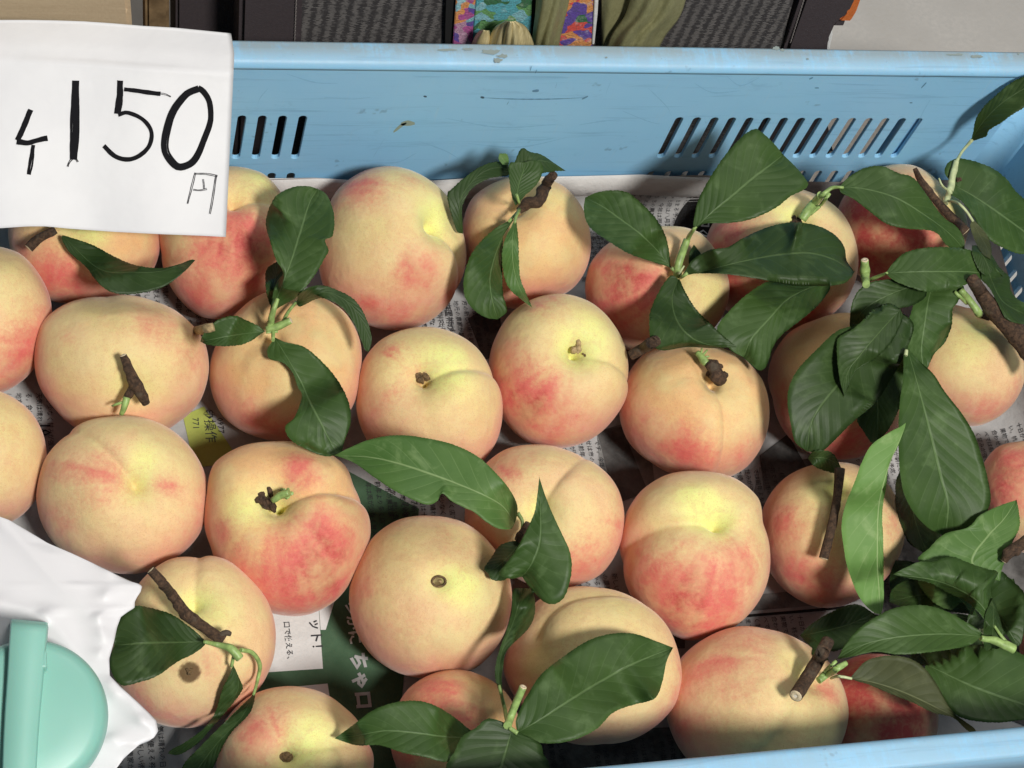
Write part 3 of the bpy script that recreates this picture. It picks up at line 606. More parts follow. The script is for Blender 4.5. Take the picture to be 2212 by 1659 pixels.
P26 = PE((424, 1388), 166, [(270, 1310), (310, 1245), (370, 1207), (430, 1202), (490, 1215), (550, 1260), (585, 1325), (592, 1390), (575, 1460), (530, 1520), (470, 1560), (400, 1572), (345, 1560), (275, 1500)], cav=(415, 1300, .14, .26, .7), sut=(425, 1215, .06, .09), blobs=[(480, 1330, 60, 'g', .35), (445, 1430, 40, 'r', .4), (360, 1530, 60, 'r', .35), (412, 1448, 25, 'b', 1.0), (330, 1490, 50, 'r', .25)], mat=0, parts=True, label='peach with a long brown twig and a brown bruise, beside the white tissue paper')
P27 = PE((637, 1642), 165, [(470, 1640), (480, 1570), (530, 1510), (600, 1485), (670, 1490), (740, 1530), (790, 1590), (805, 1640)], cav=(617, 1633, .16, .26, .7), sut=(740, 1610, .04, .08), blobs=[(560, 1590, 60, 'r', .75), (680, 1590, 60, 'g', .7), (520, 1640, 50, 'r', .4), (790, 1620, 40, 'r', .4)], mat=0, parts=True, label='peach at the bottom edge with a round brown stem button in a yellow hollow')
P28 = PE((985, 1592), 145, [(848, 1560), (880, 1490), (930, 1458), (985, 1448), (1040, 1462), (1090, 1495), (1120, 1550)], cav=(1090, 1560, .12, .25, .3), blobs=[(930, 1520, 90, 'r', .7), (1000, 1560, 60, 'r', .6), (880, 1600, 60, 'r', .6)], mat=1, parts=True, label='rosy peach at the bottom edge whose green shoot carries three spread leaves')
P29 = PE((1642, 1532), 180, [(1440, 1520), (1470, 1430), (1530, 1380), (1600, 1356), (1660, 1362), (1730, 1385), (1790, 1430), (1818, 1480), (1830, 1540), (1815, 1600)], cav=(1760, 1460, .15, .26, .5), sut=(1640, 1620, .04, .09), blobs=[(1560, 1460, 80, 'r', .55), (1790, 1490, 35, 'r', .6), (1620, 1390, 60, 'r', .4), (1700, 1420, 50, 'g', .3), (1480, 1540, 50, 'r', .5)], mat=0, parts=True, label='peach against the front wall with a thick cut twig, its pale round end facing out')
P30 = PE((1892, 1545), 135, [(1815, 1440), (1870, 1415), (1940, 1420), (1990, 1460), (2022, 1530), (2020, 1580)], blobs=[(1880, 1480, 110, 'r', 1.6), (1950, 1540, 90, 'r', 1.5), (1850, 1560, 80, 'r', 1.0)], mat=0, label='deep red peach in the shade of the front wall under an olive leaf')  # deep blush strengthened to paint in the shade
P32 = PE((2275, 1400), 75, [(2205, 1390), (2207, 1420), (2215, 1365)], blobs=[(2215, 1400, 80, 'r', 1.1)], mat=0, label='sliver of red peach at the right edge between the dark leaves')
# ------------------------------------------------------------------ surfaces that leaves and twigs lie on
_tree = None
def rebuild():
    global _tree
    V = []; F = []; n = 0
    for v, f in SURF:
        V.extend(map(tuple, v)); F.extend([tuple(i+n for i in q) for q in f]); n += len(v)
    _tree = BVHTree.FromPolygons(V, F)
rebuild()
def clamp_t(D, T, eps, gap=None):
    """keep points on the viewer's side of whatever already lies there"""
    T = T.copy(); o = Vector(CP)
    for i in range(len(D)):
        d = D[i]; ln = np.linalg.norm(d); h = _tree.ray_cast(o, Vector(d/ln))
        if h[0] is not None:
            th = (h[3]-eps)/ln
            if gap is not None: T[i] = max(T[i], min(th, T[i]+.03/ln) - gap/ln) if th - T[i] < .045/ln else T[i]
            T[i] = min(T[i], th)
    return T
HF = ZF+.003
def hz(h): return HF + h/1000.0
def leaf(parent, mid, left, right, mat='d', cup=3.0, eps=.0012, teeth=1.0, label=None, thick=.00028, add=True, gap=.007):
    """mid: rib [(x, y, height mm)], left/right: edges as seen in the photo, base to tip"""
    mid = np.array(mid, float); L = np.array(left, float); Rr = np.array(right, float)
    L = np.vstack([mid[0, :2], L, mid[-1, :2]]); Rr = np.vstack([mid[0, :2], Rr, mid[-1, :2]])
    ln = max(np.linalg.norm(np.diff(mid[:, :2], axis=0), axis=1).sum(), 60)
    n = int(min(max(ln/2.6, 24), 130)); na = 6
    m_ = resample(mid, n); l_ = resample(L, n); r_ = resample(Rr, n)
    u = np.linspace(0, 1, n)
    amp = 2.0*teeth*np.sin(np.pi*np.clip(u*1.02, 0, 1))**.4
    ph = (u*ln/7.0); amp = amp*min(1, 260/ln)
    saw = (ph % 1.0)
    pts = np.zeros((n, 2*na+1, 2)); S = np.zeros(2*na+1); hh = np.zeros((n, 2*na+1))
    for k in range(-na, na+1):
        s = k/na; S[k+na] = s; E = l_ if k < 0 else r_
        d = E - m_[:, :2]; a = abs(s)
        p = m_[:, :2] + d*a
        if a == 1:
            w = np.linalg.norm(d, axis=1, keepdims=True)+1e-6; p = p + d/w*((saw[:, None]-.5)*amp[:, None])
        pts[:, k+na] = p
        hh[:, k+na] = m_[:, 2] + cup*(a**1.4) + cup*.35*np.sin(u*9+(1.5 if k < 0 else 0)+mid[0, 0])*a
    D = rays(pts.reshape(-1, 2)); Z = np.array([hz(h) for h in hh.ravel()])
    T = (Z-CP[2])/D[:, 2]
    T0 = clamp_t(D, T, eps, gap).reshape(n, -1); T = T0.copy()
    for it in range(90):
        A = T.copy(); A[1:-1] = (T[:-2]+T[2:]+2*T[1:-1])/4; B_ = A.copy(); B_[:, 1:-1] = (A[:, :-2]+A[:, 2:]+2*A[:, 1:-1])/4
        T = np.minimum(T0, B_)
    # rib sits slightly in the fold
    V = CP + D*T.reshape(-1, 1)
    W = 2*na+1; F = []
    for i in range(n-1):
        for k in range(W-1): a = i*W+k; F.append((a, a+1, a+W+1, a+W))
    # make the upper side face the viewer
    P = V.reshape(n, W, 3); c = n//2; nrm = np.cross(P[c, na+1]-P[c, na], P[min(c+1, n-1), na]-P[c, na])
    if nrm.dot(CP-P[c, na]) < 0: F = [f[::-1] for f in F]
    # underside: same grid pushed away from the viewer -> a closed thin solid
    dirn = D/np.linalg.norm(D, axis=1)[:, None]; V2 = V + dirn*thick; N = len(V)
    F2 = [tuple(i+N for i in f[::-1]) for f in F]
    ring = [i*W for i in range(n)] + [(n-1)*W+k for k in range(1, W)] + [i*W+W-1 for i in range(n-2, -1, -1)] + [k for k in range(W-2, 0, -1)]
    F3 = [(ring[i], ring[(i+1) % len(ring)], ring[(i+1) % len(ring)]+N, ring[i]+N) for i in range(len(ring))]
    if F[0][1] != F[0][0]+1: pass
    uv = [(u[i], .5+.5*S[k]) for i in range(n) for k in range(W)]
    o = mkmesh('leaf', np.vstack([V, V2]), F+F2+F3, LM[mat], parent, uv=uv+uv)
    if label: o['label'] = label
    if add: SURF.append((V, F)); rebuild()
    return o
def tube(name, parent, P, rad, mat, seg=10, clamp=True, knob=0.0, cut=None, seed=0, n=None, add=False, gap=.008):
    """P: [(x, y, h mm)], rad in photo pixels (list or number)"""
    P = np.array(P, float); rad = np.array(rad if hasattr(rad, '__len__') else [rad]*len(P), float)
    Q = np.hstack([P, rad[:, None]]); ln = np.linalg.norm(np.diff(P[:, :2], axis=0), axis=1).sum()
    n = n or int(max(6, min(60, ln/4))); Q = resample(Q, n)
    D = rays(Q[:, :2]); T = (np.array([hz(h) for h in Q[:, 2]])-CP[2])/D[:, 2]
    R0 = Q[:, 3]*T
    if clamp:
        T0 = clamp_t(D, T, R0.mean()*.85, gap); T = T0.copy()
        for it in range(8):
            A = T.copy(); A[1:-1] = (T[:-2]+T[2:])/2; T = np.minimum(T0, A)
    C = CP + D*T[:, None]
    V = []; F = []; rr = random.Random(seed+int(P[0, 0]))
    tang = np.gradient(C, axis=0); tang /= np.linalg.norm(tang, axis=1)[:, None]
    up = np.array([.13, .21, .97]); kn = [(rr.uniform(.1, .9), rr.uniform(0, 6.28), rr.uniform(.5, 1)) for _ in range(int(ln/14)+2)]
    for i in range(n):
        a = np.cross(tang[i], up); a /= np.linalg.norm(a); b_ = np.cross(tang[i], a)
        for k in range(seg):
            th = 2*math.pi*k/seg; r = R0[i]
            if knob:
                for (ku, kt, ks) in kn:
                    du = (i/(n-1)-ku)*ln/7.0; dt = math.cos(th-kt)
                    r += R0[i]*knob*ks*math.exp(-du*du)*max(0, dt)**2*1.6
                r *= 1+knob*.25*(rr.random()-.5)
            V.append(C[i]+(a*math.cos(th)+b_*math.sin(th))*r)
    for i in range(n-1):
        for k in range(seg): F.append((i*seg+k, i*seg+(k+1) % seg, (i+1)*seg+(k+1) % seg, (i+1)*seg+k))
    F.append(tuple(range(seg-1, -1, -1))); F.append(tuple((n-1)*seg+k for k in range(seg)))
    o = mkmesh(name, V, F, mat, parent, smooth=True)
    for p in o.data.polygons:
        if len(p.vertices) > 4: p.use_smooth = False
    if add: SURF.append((np.array(V), F)); rebuild()
    # pale cut faces at the ends
    for e in (cut or ()):
        i = 0 if e == 's' else n-1; dirv = -tang[0] if e == 's' else tang[-1]
        a = np.cross(dirv, up); a /= np.linalg.norm(a); b_ = np.cross(dirv, a); r = R0[i]
        VV = []; FF = []
        for q, (rf, off) in enumerate(((.93, .0000), (.86, .0003), (.30, .0004), (.25, .0001))):
            for k in range(14): th = 2*math.pi*k/14; VV.append(C[i]+(a*math.cos(th)+b_*math.sin(th))*r*rf+dirv*(off+.00005))
        for q in range(3):
            for k in range(14): FF.append((q*14+k, q*14+(k+1) % 14, (q+1)*14+(k+1) % 14, (q+1)*14+k))
        ce = mkmesh('cut_end', VV, FF, CUT, o); 
        VV = [C[i]+(a*math.cos(t)+b_*math.sin(t))*r*.27+dirv*.0004 for t in np.linspace(0, 2*math.pi, 12, endpoint=False)]
        mkmesh('pith', VV, [tuple(range(12))], PITH, o, smooth=False)
    return o
def lump(name, parent, x, y, rpx, mat, n=5, seed=1, spread=.6, flat=1.0):
    """a crumbly remnant: a few faceted bits fused into one mesh, sunk into the hollow"""
    rr = random.Random(seed); bm = bmesh.new(); D = rays([(x, y)])[0]; t = clamp_t(np.array([D]), np.array([1e9]), 0)[0]
    C = CP+D*t; r = rpx*t
    for i in range(n):
        c = C + np.array([rr.uniform(-1, 1), rr.uniform(-1, 1), rr.uniform(0, .6)])*r*spread
        m_ = Matrix.Translation(Vector(c)) @ Matrix.Rotation(rr.uniform(0, 6), 4, Vector((rr.random(), rr.random(), rr.random()+.1)).normalized()) @ Matrix.Diagonal((r*rr.uniform(.3, .6), r*rr.uniform(.3, .5), r*rr.uniform(.35, .7)*flat, 1))
        q = bmesh.ops.create_icosphere(bm, subdivisions=2, radius=1.0, matrix=m_)
        for v in q['verts']: v.co += Vector([rr.uniform(-1, 1)*r*.07 for _ in range(3)])
    return bm_obj(name, bm, mat, parent, smooth=False)
def slip(parent, pts, rad, mat=None, **k): return tube('petiole', parent, pts, rad, mat or STEMG, seg=8, **k)

# ---- back row, left: peach under the tag
tube('twig', P3, [(62, 536, 88), (85, 515, 90), (120, 496, 92)], [11, 10, 9], BARK, knob=0.083, cut='s')
leaf(P3, [(135, 508, 88), (213, 580, 92), (290, 588, 90), (345, 586, 92), (385, 574, 96), (422, 562, 100)], [(150, 512), (200, 529), (245, 553), (290, 572), (345, 579), (385, 571), (412, 561)], [(134, 518), (150, 545), (186, 577), (205, 603), (232, 627), (268, 636), (317, 631), (360, 616), (397, 588)], 'd', cup=1, label='long drooping leaf tapering to a thin tip')
# ---- P4/P7 sprig
leaf(P7, [(592, 668, 92), (590, 630, 90), (597, 590, 86), (603, 562, 84)], [(580, 650), (573, 610), (577, 580)], [(603, 640), (612, 605), (612, 575)], 'd', cup=2)
leaf(P7, [(587, 690, 100), (600, 640, 104), (627, 570, 108), (650, 500, 108), (668, 440, 104), (686, 408, 100)], [(583, 672), (595, 615), (612, 588), (597, 563), (583, 520), (574, 482), (583, 445), (600, 420), (633, 404), (665, 402)], [(598, 668), (643, 640), (680, 594), (703, 555), (710, 540), (702, 519), (719, 508), (722, 467), (712, 432), (700, 415)], 'm', cup=4, label='broad leaf with a bitten notch, standing up the picture')
leaf(P7, [(640, 655, 96), (700, 632, 100), (750, 652, 98), (785, 700, 92), (797, 760, 86)], [(650, 630), (690, 616), (737, 630), (768, 650), (790, 685), (803, 730)], [(650, 662), (693, 644), (735, 662), (762, 695), (780, 735), (788, 755)], 'd', cup=2)
leaf(P7, [(572, 716, 104), (520, 722, 104), (470, 731, 100), (433, 738, 96)], [(560, 705), (533, 692), (507, 682), (475, 689), (449, 708), (436, 728)], [(560, 724), (545, 735), (520, 745), (483, 748), (450, 745)], 'm', cup=2)
leaf(P7, [(592, 728, 98), (612, 758, 98), (650, 826, 98), (667, 863, 96), (693, 913, 92), (712, 950, 88), (738, 978, 84)], [(586, 740), (577, 757), (583, 776), (610, 783), (632, 805), (643, 836), (652, 855), (637, 900), (616, 922), (628, 950), (665, 972), (705, 986)], [(617, 739), (660, 751), (707, 793), (737, 833), (755, 875), (757, 915), (745, 950)], 'm', cup=3, label='large leaf with ragged left edge hanging below the shoot')
tube('shoot', P7, [(575, 712, 104), (600, 705, 106), (628, 692, 110)], [8, 9, 7.5], STEMG, cut='e')
slip(P7, [(583, 712, 104), (588, 680, 104), (600, 645, 104)], [9, 7, 4]); slip(P7, [(610, 700, 106), (622, 675, 104), (640, 652, 100)], [5, 4, 3.5]); slip(P7, [(600, 716, 104), (575, 718, 104)], 3)
slip(P7, [(590, 712, 104), (590, 735, 100)], [5, 4])
# ---- P6
tube('twig', P6, [(266, 768, 110), (282, 805, 104), (300, 842, 98), (316, 872, 92)], [8, 11, 13, 9], BARK, knob=0.138, cut='se')
tube('twig', P6, [(290, 832, 98), (278, 852, 95), (272, 862, 93)], [9, 9, 8], BARK, knob=0.165)
tube('shoot', P6, [(274, 858, 95), (268, 880, 92), (262, 895, 88)], [8, 7, 5], STEMG, knob=0.110); tube('shoot', P6, [(268, 868, 93), (252, 873, 92), (242, 877, 90)], [3, 3, 2], STEMG)
# ---- P9, P11, P13, P18, P20, P24, P27 stems
lump('stem', P9, 570, 1082, 22, BARK, 9, 3, .9, 1.3); tube('shoot', P9, [(588, 1082, 80), (606, 1070, 84), (625, 1064, 88)], [6, 8, 8], STEMG, knob=0.220); lump('shoot', P9, 622, 1068, 11, STEMG, 6, 8, .9)
lump('stem', P11, 911, 814, 15, DRY, 6, 4, .6, 1.4)
lump('stem', P13, 1247, 752, 15, TAN, 8, 5, .9, 1.5); lump('stem', P13, 1262, 768, 6, DRY, 3, 6)
tube('stem', P18, [(1556, 822, 78), (1545, 800, 86), (1530, 785, 92)], [15, 13, 10], BARK, knob=0.275); lump('stem', P18, 1543, 800, 17, BARK, 10, 15, 1.0, 1.3)
tube('shoot', P18, [(1528, 786, 92), (1515, 772, 96), (1506, 762, 99)], [8, 7, 7], STEMG, knob=0.220)
for dx, dy in ((-10, -8), (2, -16), (14, -12), (18, 2)): tube('bud_scale', P18, [(1514, 772, 96), (1514+dx, 768+dy, 100)], [3.5, 2], STEMG, n=5)
tube('twig', P7, [(424, 714, 60), (440, 712, 60), (462, 706, 58)], [9, 10, 9], TAN, knob=.1)
lump('stem', P27, 617, 1633, 19, DRY, 9, 9, .55, .6)
lump('bruise_scab', P26, 412, 1448, 10, DRY, 4, 2, .8, .1)
ring = [(948+15*math.cos(t), 1256+11*math.sin(t), 60) for t in np.linspace(0, 2*math.pi, 15)]
tube('scar_ring', P24, ring, 2.6, DRY, seg=6, gap=.0006, knob=.1); lump('stem_scar', P24, 950, 1257, 7, TAN, 4, 21, .4, .4)
# ---- P12 sprig
leaf(P12, [(1000, 505, 70), (992, 460, 80), (1000, 420, 86), (1035, 378, 90), (1072, 362, 94), (1100, 366, 96)], [(985, 495), (966, 425), (977, 407), (1004, 383), (1037, 360), (1070, 349), (1094, 352)], [(1000, 492), (998, 455), (1002, 437), (1020, 407), (1054, 387), (1085, 381), (1099, 378)], 'd', cup=0, label='dark narrow leaf arching round the fruit', gap=.012)
leaf(P12, [(1110, 372, 98), (1150, 350, 101), (1185, 350, 100), (1222, 369, 94)], [(1112, 350), (1127, 320), (1145, 328), (1170, 334), (1197, 352)], [(1130, 372), (1170, 374), (1198, 370)], 'd', cup=2, gap=None)
leaf(P12, [(1099, 356, 98), (1088, 346, 99), (1079, 331, 100)], [(1086, 355), (1077, 343)], [(1099, 346), (1095, 333)], 'g', cup=0, gap=None)
leaf(P12, [(1114, 445, 96), (1120, 400, 100), (1130, 372, 103), (1134, 350, 104)], [(1106, 425), (1101, 395), (1099, 356), (1112, 350)], [(1134, 423), (1158, 400), (1173, 370), (1168, 350), (1150, 346)], 'm', cup=2, label='small bright leaf curling over the twig', gap=None)
tube('twig', P12, [(1196, 376, 96), (1180, 400, 96), (1165, 432, 95), (1140, 440, 94), (1120, 456, 96)], [10, 11, 13, 12, 8], BARK, knob=0.193, cut='se')
leaf(P12, [(1110, 474, 96), (1082, 520, 92), (1060, 590, 84), (1062, 640, 76), (1075, 690, 66)], [(1097, 478), (1070, 493), (1037, 523), (1015, 555), (1002, 600), (1004, 640), (1022, 668), (1050, 686)], [(1100, 484), (1087, 500), (1086, 533), (1085, 586), (1087, 636), (1095, 672)], 'm', cup=2)
leaf(P12, [(1114, 470, 98), (1107, 520, 94), (1110, 580, 88), (1126, 630, 80), (1150, 665, 72)], [(1104, 490), (1090, 520), (1084, 555), (1090, 600), (1104, 628), (1133, 652)], [(1117, 490), (1120, 520), (1121, 560), (1124, 600), (1135, 630)], 'g', cup=1, label='narrow pale green leaf hanging to a point')
slip(P12, [(1122, 452, 98), (1114, 470, 97), (1112, 482, 96)], [4, 3.5, 3]); slip(P12, [(1118, 458, 98), (1100, 478, 95)], [3.5, 3]); slip(P12, [(1122, 440, 100), (1116, 420, 106)], [3, 3])
# ---- P14 sprig
leaf(P14, [(1794, 616, 88), (1754, 620, 90), (1701, 648, 90), (1661, 690, 88), (1624, 732, 84), (1606, 772, 78)], [(1770, 612), (1707, 609), (1664, 606), (1617, 633), (1574, 673), (1549, 708), (1560, 735), (1580, 757)], [(1790, 630), (1764, 663), (1724, 696), (1691, 722), (1671, 748), (1656, 790), (1640, 800), (1617, 782)], 'm', cup=2, label='large leaf lying lowest of the four')
leaf(P14, [(1450, 578, 100), (1415, 536, 102), (1380, 503, 102), (1337, 471, 100), (1302, 446, 96), (1264, 427, 90)], [(1448, 571), (1445, 540), (1438, 510), (1424, 482), (1407, 460), (1380, 434), (1354, 415), (1320, 411), (1288, 416)], [(1433, 573), (1398, 562), (1363, 550), (1337, 536), (1311, 519), (1280, 497), (1266, 477), (1261, 450)], 'm', cup=4)
leaf(P14, [(1465, 603, 100), (1452, 645, 100), (1463, 693, 96), (1495, 730, 90), (1545, 748, 84), (1590, 750, 78)], [(1447, 596), (1420, 636), (1404, 676), (1403, 713), (1407, 742), (1430, 757), (1484, 750), (1540, 752)], [(1469, 605), (1480, 629), (1504, 668), (1544, 708), (1574, 735), (1590, 748)], 'd', cup=2, label='leaf bent down between the fruits')
leaf(P14, [(1497, 584, 96), (1503, 560, 98), (1499, 528, 100)], [(1488, 570), (1490, 545)], [(1515, 575), (1516, 552)], 'd', cup=0, teeth=.3)
leaf(P14, [(1470, 598, 98), (1520, 586, 102), (1600, 566, 106), (1675, 552, 108), (1746, 547, 108), (1799, 560, 104), (1845, 587, 98)], [(1480, 585), (1497, 560), (1530, 541), (1550, 537), (1574, 533), (1604, 515), (1657, 491), (1711, 480), (1764, 487), (1803, 507), (1824, 534), (1829, 562)], [(1487, 592), (1551, 591), (1604, 597), (1657, 606), (1711, 616), (1764, 618), (1817, 614), (1838, 600)], 'd', cup=4, label='widest leaf, reaching right across the neighbouring fruit')
leaf(P14, [(1498, 497, 110), (1537, 460, 116), (1576, 428, 122), (1624, 387, 126), (1662, 358, 126), (1692, 334, 120)], [(1498, 480), (1508, 433), (1534, 383), (1568, 333), (1605, 293), (1628, 279), (1642, 283), (1668, 306)], [(1524, 483), (1574, 482), (1624, 473), (1674, 450), (1708, 424), (1738, 409), (1745, 395), (1724, 366)], 'm', cup=3, label='broad leaf standing against the back wall, its tip bent away', gap=None)
tube('shoot', P14, [(1463, 598, 94), (1466, 570, 98), (1476, 540, 104), (1484, 518, 108)], [10, 9, 8.5, 8], STEMG, cut='e')
slip(P14, [(1484, 522, 106), (1490, 508, 108), (1503, 490, 112)], [6, 5, 4]); slip(P14, [(1462, 590, 98), (1450, 578, 100)], [4, 4]); slip(P14, [(1470, 600, 97), (1485, 590, 98)], [4, 4]); tube('bud_scale', P14, [(1466, 592, 100), (1478, 574, 104)], [4, 1.5], STEMP)
tube('twig', P14, [(1362, 768, 70), (1390, 752, 76), (1419, 735, 84)], [11, 12, 12], BARK, knob=0.066, cut='e')
# ---- P15 sprig
lump('stem', P15, 1715, 478, 14, BARK, 8, 12, 1.1, .6)
leaf(P15, [(1812, 404, 112), (1870, 409, 116), (1934, 427, 118), (1995, 463, 114), (2048, 502, 106), (2084, 540, 96)], [(1835, 381), (1870, 362), (1906, 359), (1941, 374), (1973, 384), (2002, 421), (2037, 468), (2066, 489), (2082, 515)], [(1818, 417), (1845, 431), (1881, 459), (1916, 484), (1959, 494), (2002, 497), (2025, 505), (2045, 530), (2070, 541)], 'm', cup=4, label='long arched leaf reaching right to the corner', gap=.014)
tube('shoot', P15, [(1732, 474, 98), (1748, 452, 104), (1766, 430, 108), (1772, 420, 109)], [10, 11, 9, 7], STEMG)
slip(P15, [(1766, 432, 108), (1785, 414, 112), (1800, 405, 113), (1822, 405, 113)], [6, 5, 4, 3]); slip(P15, [(1750, 462, 102), (1772, 444, 105), (1792, 418, 108)], [5, 4, 4])
# ---- the drooping cluster right of centre: a sprig of its own
SP1 = empty('leafy_sprig', onz(1870, 620, HF+.07)); tag(SP1, 'drooping sprig of dark leaves with one long pale leaf, right of centre', 'sprig', 'leafy sprigs cut from the peach tree')
SP4 = empty('leafy_sprig', onz(2120, 1380, HF+.05)); tag(SP4, 'spreading sprig of many leaves in the front right corner of the crate', 'sprig', 'leafy sprigs cut from the peach tree')
for (a, q, wd, h) in (((1935, 1210), (2010, 1330), 46, 30), ((2100, 1330), (1960, 1440), 44, 34), ((2190, 1250), (2090, 1420), 50, 44), ((1900, 1330), (1760, 1400), 34, 40), ((2050, 1230), (2150, 1150), 40, 40), ((2020, 1190), (1950, 1100), 34, 30)):
    a = np.array(a, float); q = np.array(q, float); t = (q-a)/np.linalg.norm(q-a); nn = np.array([-t[1], t[0]])
    mid = [(*(a+(q-a)*k+nn*6*math.sin(3*k)), h+4*math.sin(3*k)) for k in (0, .25, .5, .75, 1)]
    lf = [tuple(a+(q-a)*k+nn*wd*w_) for k, w_ in ((.15, .6), (.4, 1), (.7, .75))]; rt_ = [tuple(a+(q-a)*k-nn*wd*w_) for k, w_ in ((.15, .6), (.4, 1), (.7, .75))]
    leaf(SP4, mid, lf, rt_, 'd', cup=2)
leaf(SP1, [(1958, 1000, 40), (1965, 1070, 38), (1985, 1150, 34), (2010, 1205, 30)], [(1935, 1040), (1940, 1110), (1965, 1170)], [(2000, 1040), (2025, 1110), (2030, 1170)], 'd', cup=1)
leaf(SP1, [(1954, 768, 96), (1925, 800, 96), (1898, 840, 94), (1897, 900, 88), (1896, 952, 80)], [(1930, 785), (1891, 840), (1868, 880), (1851, 906), (1864, 930), (1884, 958)], [(1958, 800), (1948, 853), (1941, 886), (1918, 930)], 'm', cup=2)
leaf(SP1, [(2016, 612, 106), (2005, 650, 108), (1998, 693, 106), (1990, 755, 98), (1998, 812, 88)], [(1990, 620), (1970, 668), (1958, 725), (1957, 790), (1975, 812)], [(2081, 618), (2069, 652), (2058, 668), (2056, 703), (2041, 740), (2020, 762), (2008, 786)], 'm', cup=3)
leaf(SP1, [(2000, 612, 110), (1960, 622, 110), (1915, 640, 108), (1868, 668, 102), (1835, 712, 94)], [(1960, 602), (1910, 604), (1874, 612), (1851, 632), (1838, 665)], [(2000, 640), (1970, 660), (1930, 668), (1888, 676), (1850, 706)], 'd', cup=3)
leaf(SP1, [(1944, 672, 116), (1874, 763, 114), (1811, 830, 106), (1757, 903, 96), (1743, 975, 84)], [(1916, 660), (1851, 700), (1808, 715), (1762, 757), (1722, 800), (1704, 838), (1701, 872), (1708, 915), (1718, 955)], [(1974, 703), (1954, 766), (1924, 820), (1891, 870), (1844, 910), (1808, 946), (1774, 976)], 'd', cup=4, label='broadest leaf of the sprig')
leaf(SP1, [(1946, 668, 124), (1905, 712, 122), (1860, 765, 118), (1832, 803, 112), (1824, 856, 104)], [(1920, 655), (1885, 668), (1866, 690), (1840, 712), (1811, 730), (1808, 765), (1814, 820)], [(1950, 690), (1925, 740), (1890, 775), (1850, 800), (1833, 835)], 'd', cup=2)
leaf(SP1, [(1959, 752, 116), (1968, 780, 116), (1991, 863, 114), (2014, 953, 108), (2034, 1036, 100), (2048, 1090, 92), (2042, 1160, 78)], [(1952, 770), (1951, 813), (1944, 866), (1941, 920), (1941, 970), (1944, 1020), (1954, 1070), (1976, 1110), (2005, 1140)], [(1967, 760), (1990, 783), (2018, 810), (2041, 846), (2068, 880), (2091, 913), (2108, 946), (2124, 996), (2134, 1036), (2139, 1088), (2108, 1136), (2068, 1157)], 'm', cup=4, label='longest leaf, hanging toward the front right', gap=.014)
leaf(SP1, [(1958, 912, 122), (1946, 945, 122), (1925, 995, 118), (1908, 1050, 112), (1898, 1106, 108), (1896, 1206, 98), (1899, 1270, 92), (1903, 1328, 86)], [(1945, 922), (1924, 932), (1884, 960), (1864, 993), (1848, 1036), (1828, 1086), (1818, 1130), (1822, 1180), (1832, 1230), (1854, 1286), (1880, 1318)], [(1954, 930), (1941, 962), (1921, 1003), (1914, 1053), (1906, 1106), (1908, 1173), (1909, 1256), (1909, 1300)], 'l', cup=2, label='long pale leaf showing its light underside', gap=.012)
leaf(SP1, [(1745, 990, 80), (1775, 988, 84), (1800, 997, 82), (1818, 1012, 76)], [(1756, 975), (1774, 972), (1800, 980)], [(1760, 1008), (1785, 1018), (1805, 1022)], 'd', cup=1)
tube('shoot', SP1, [(1871, 615, 98), (1868, 590, 104), (1868, 562, 112)], [8, 9.5, 8.5], STEMG, knob=0.138, cut='e')
leaf(SP1, [(1913, 590, 112), (1970, 588, 116), (2030, 587, 118), (2100, 588, 114), (2166, 597, 106)], [(1931, 566), (1959, 544), (2012, 534), (2083, 537), (2130, 557)], [(1931, 606), (1970, 622), (2009, 631), (2066, 622), (2101, 609), (2140, 600)], 'm', cup=4, label='flat leaf pointing right to the crate wall')
slip(SP1, [(1876, 606, 100), (1895, 598, 106), (1916, 590, 112)], [4.5, 4, 3]); tube('shoot', SP1, [(1956, 768, 116), (1958, 756, 118)], [5, 4], STEMP)
# ---- branch on the right-hand peach
tube('branch', P17, [(2098, 600, 100), (2130, 648, 100), (2170, 695, 98), (2215, 745, 96), (2260, 800, 94)], [13, 17, 20, 24, 26], BARK, knob=0.099, add=True)
lump('branch_knob', P17, 2128, 684, 20, BARK, 6, 3, .7); tube('shoot', P17, [(2075, 626, 104), (2095, 650, 102), (2115, 678, 100)], [7, 8, 9], STEMG, cut='e'); slip(P17, [(2062, 630, 100), (2088, 655, 99)], [4, 4])
leaf(P17, [(2128, 560, 104), (2140, 600, 100), (2165, 650, 92), (2215, 680, 84)], [(2140, 548), (2158, 576), (2180, 598), (2183, 625), (2197, 645), (2225, 662)], [(2120, 600), (2137, 622), (2155, 655), (2175, 690), (2215, 700)], 'd', cup=2, label='leaf rolled at the edge beside the crate wall')
leaf(P17, [(2100, 530, 104), (2125, 555, 102), (2140, 590, 96)], [(2115, 532), (2135, 550), (2150, 575)], [(2100, 550), (2112, 580), (2128, 595)], 'd', cup=1)
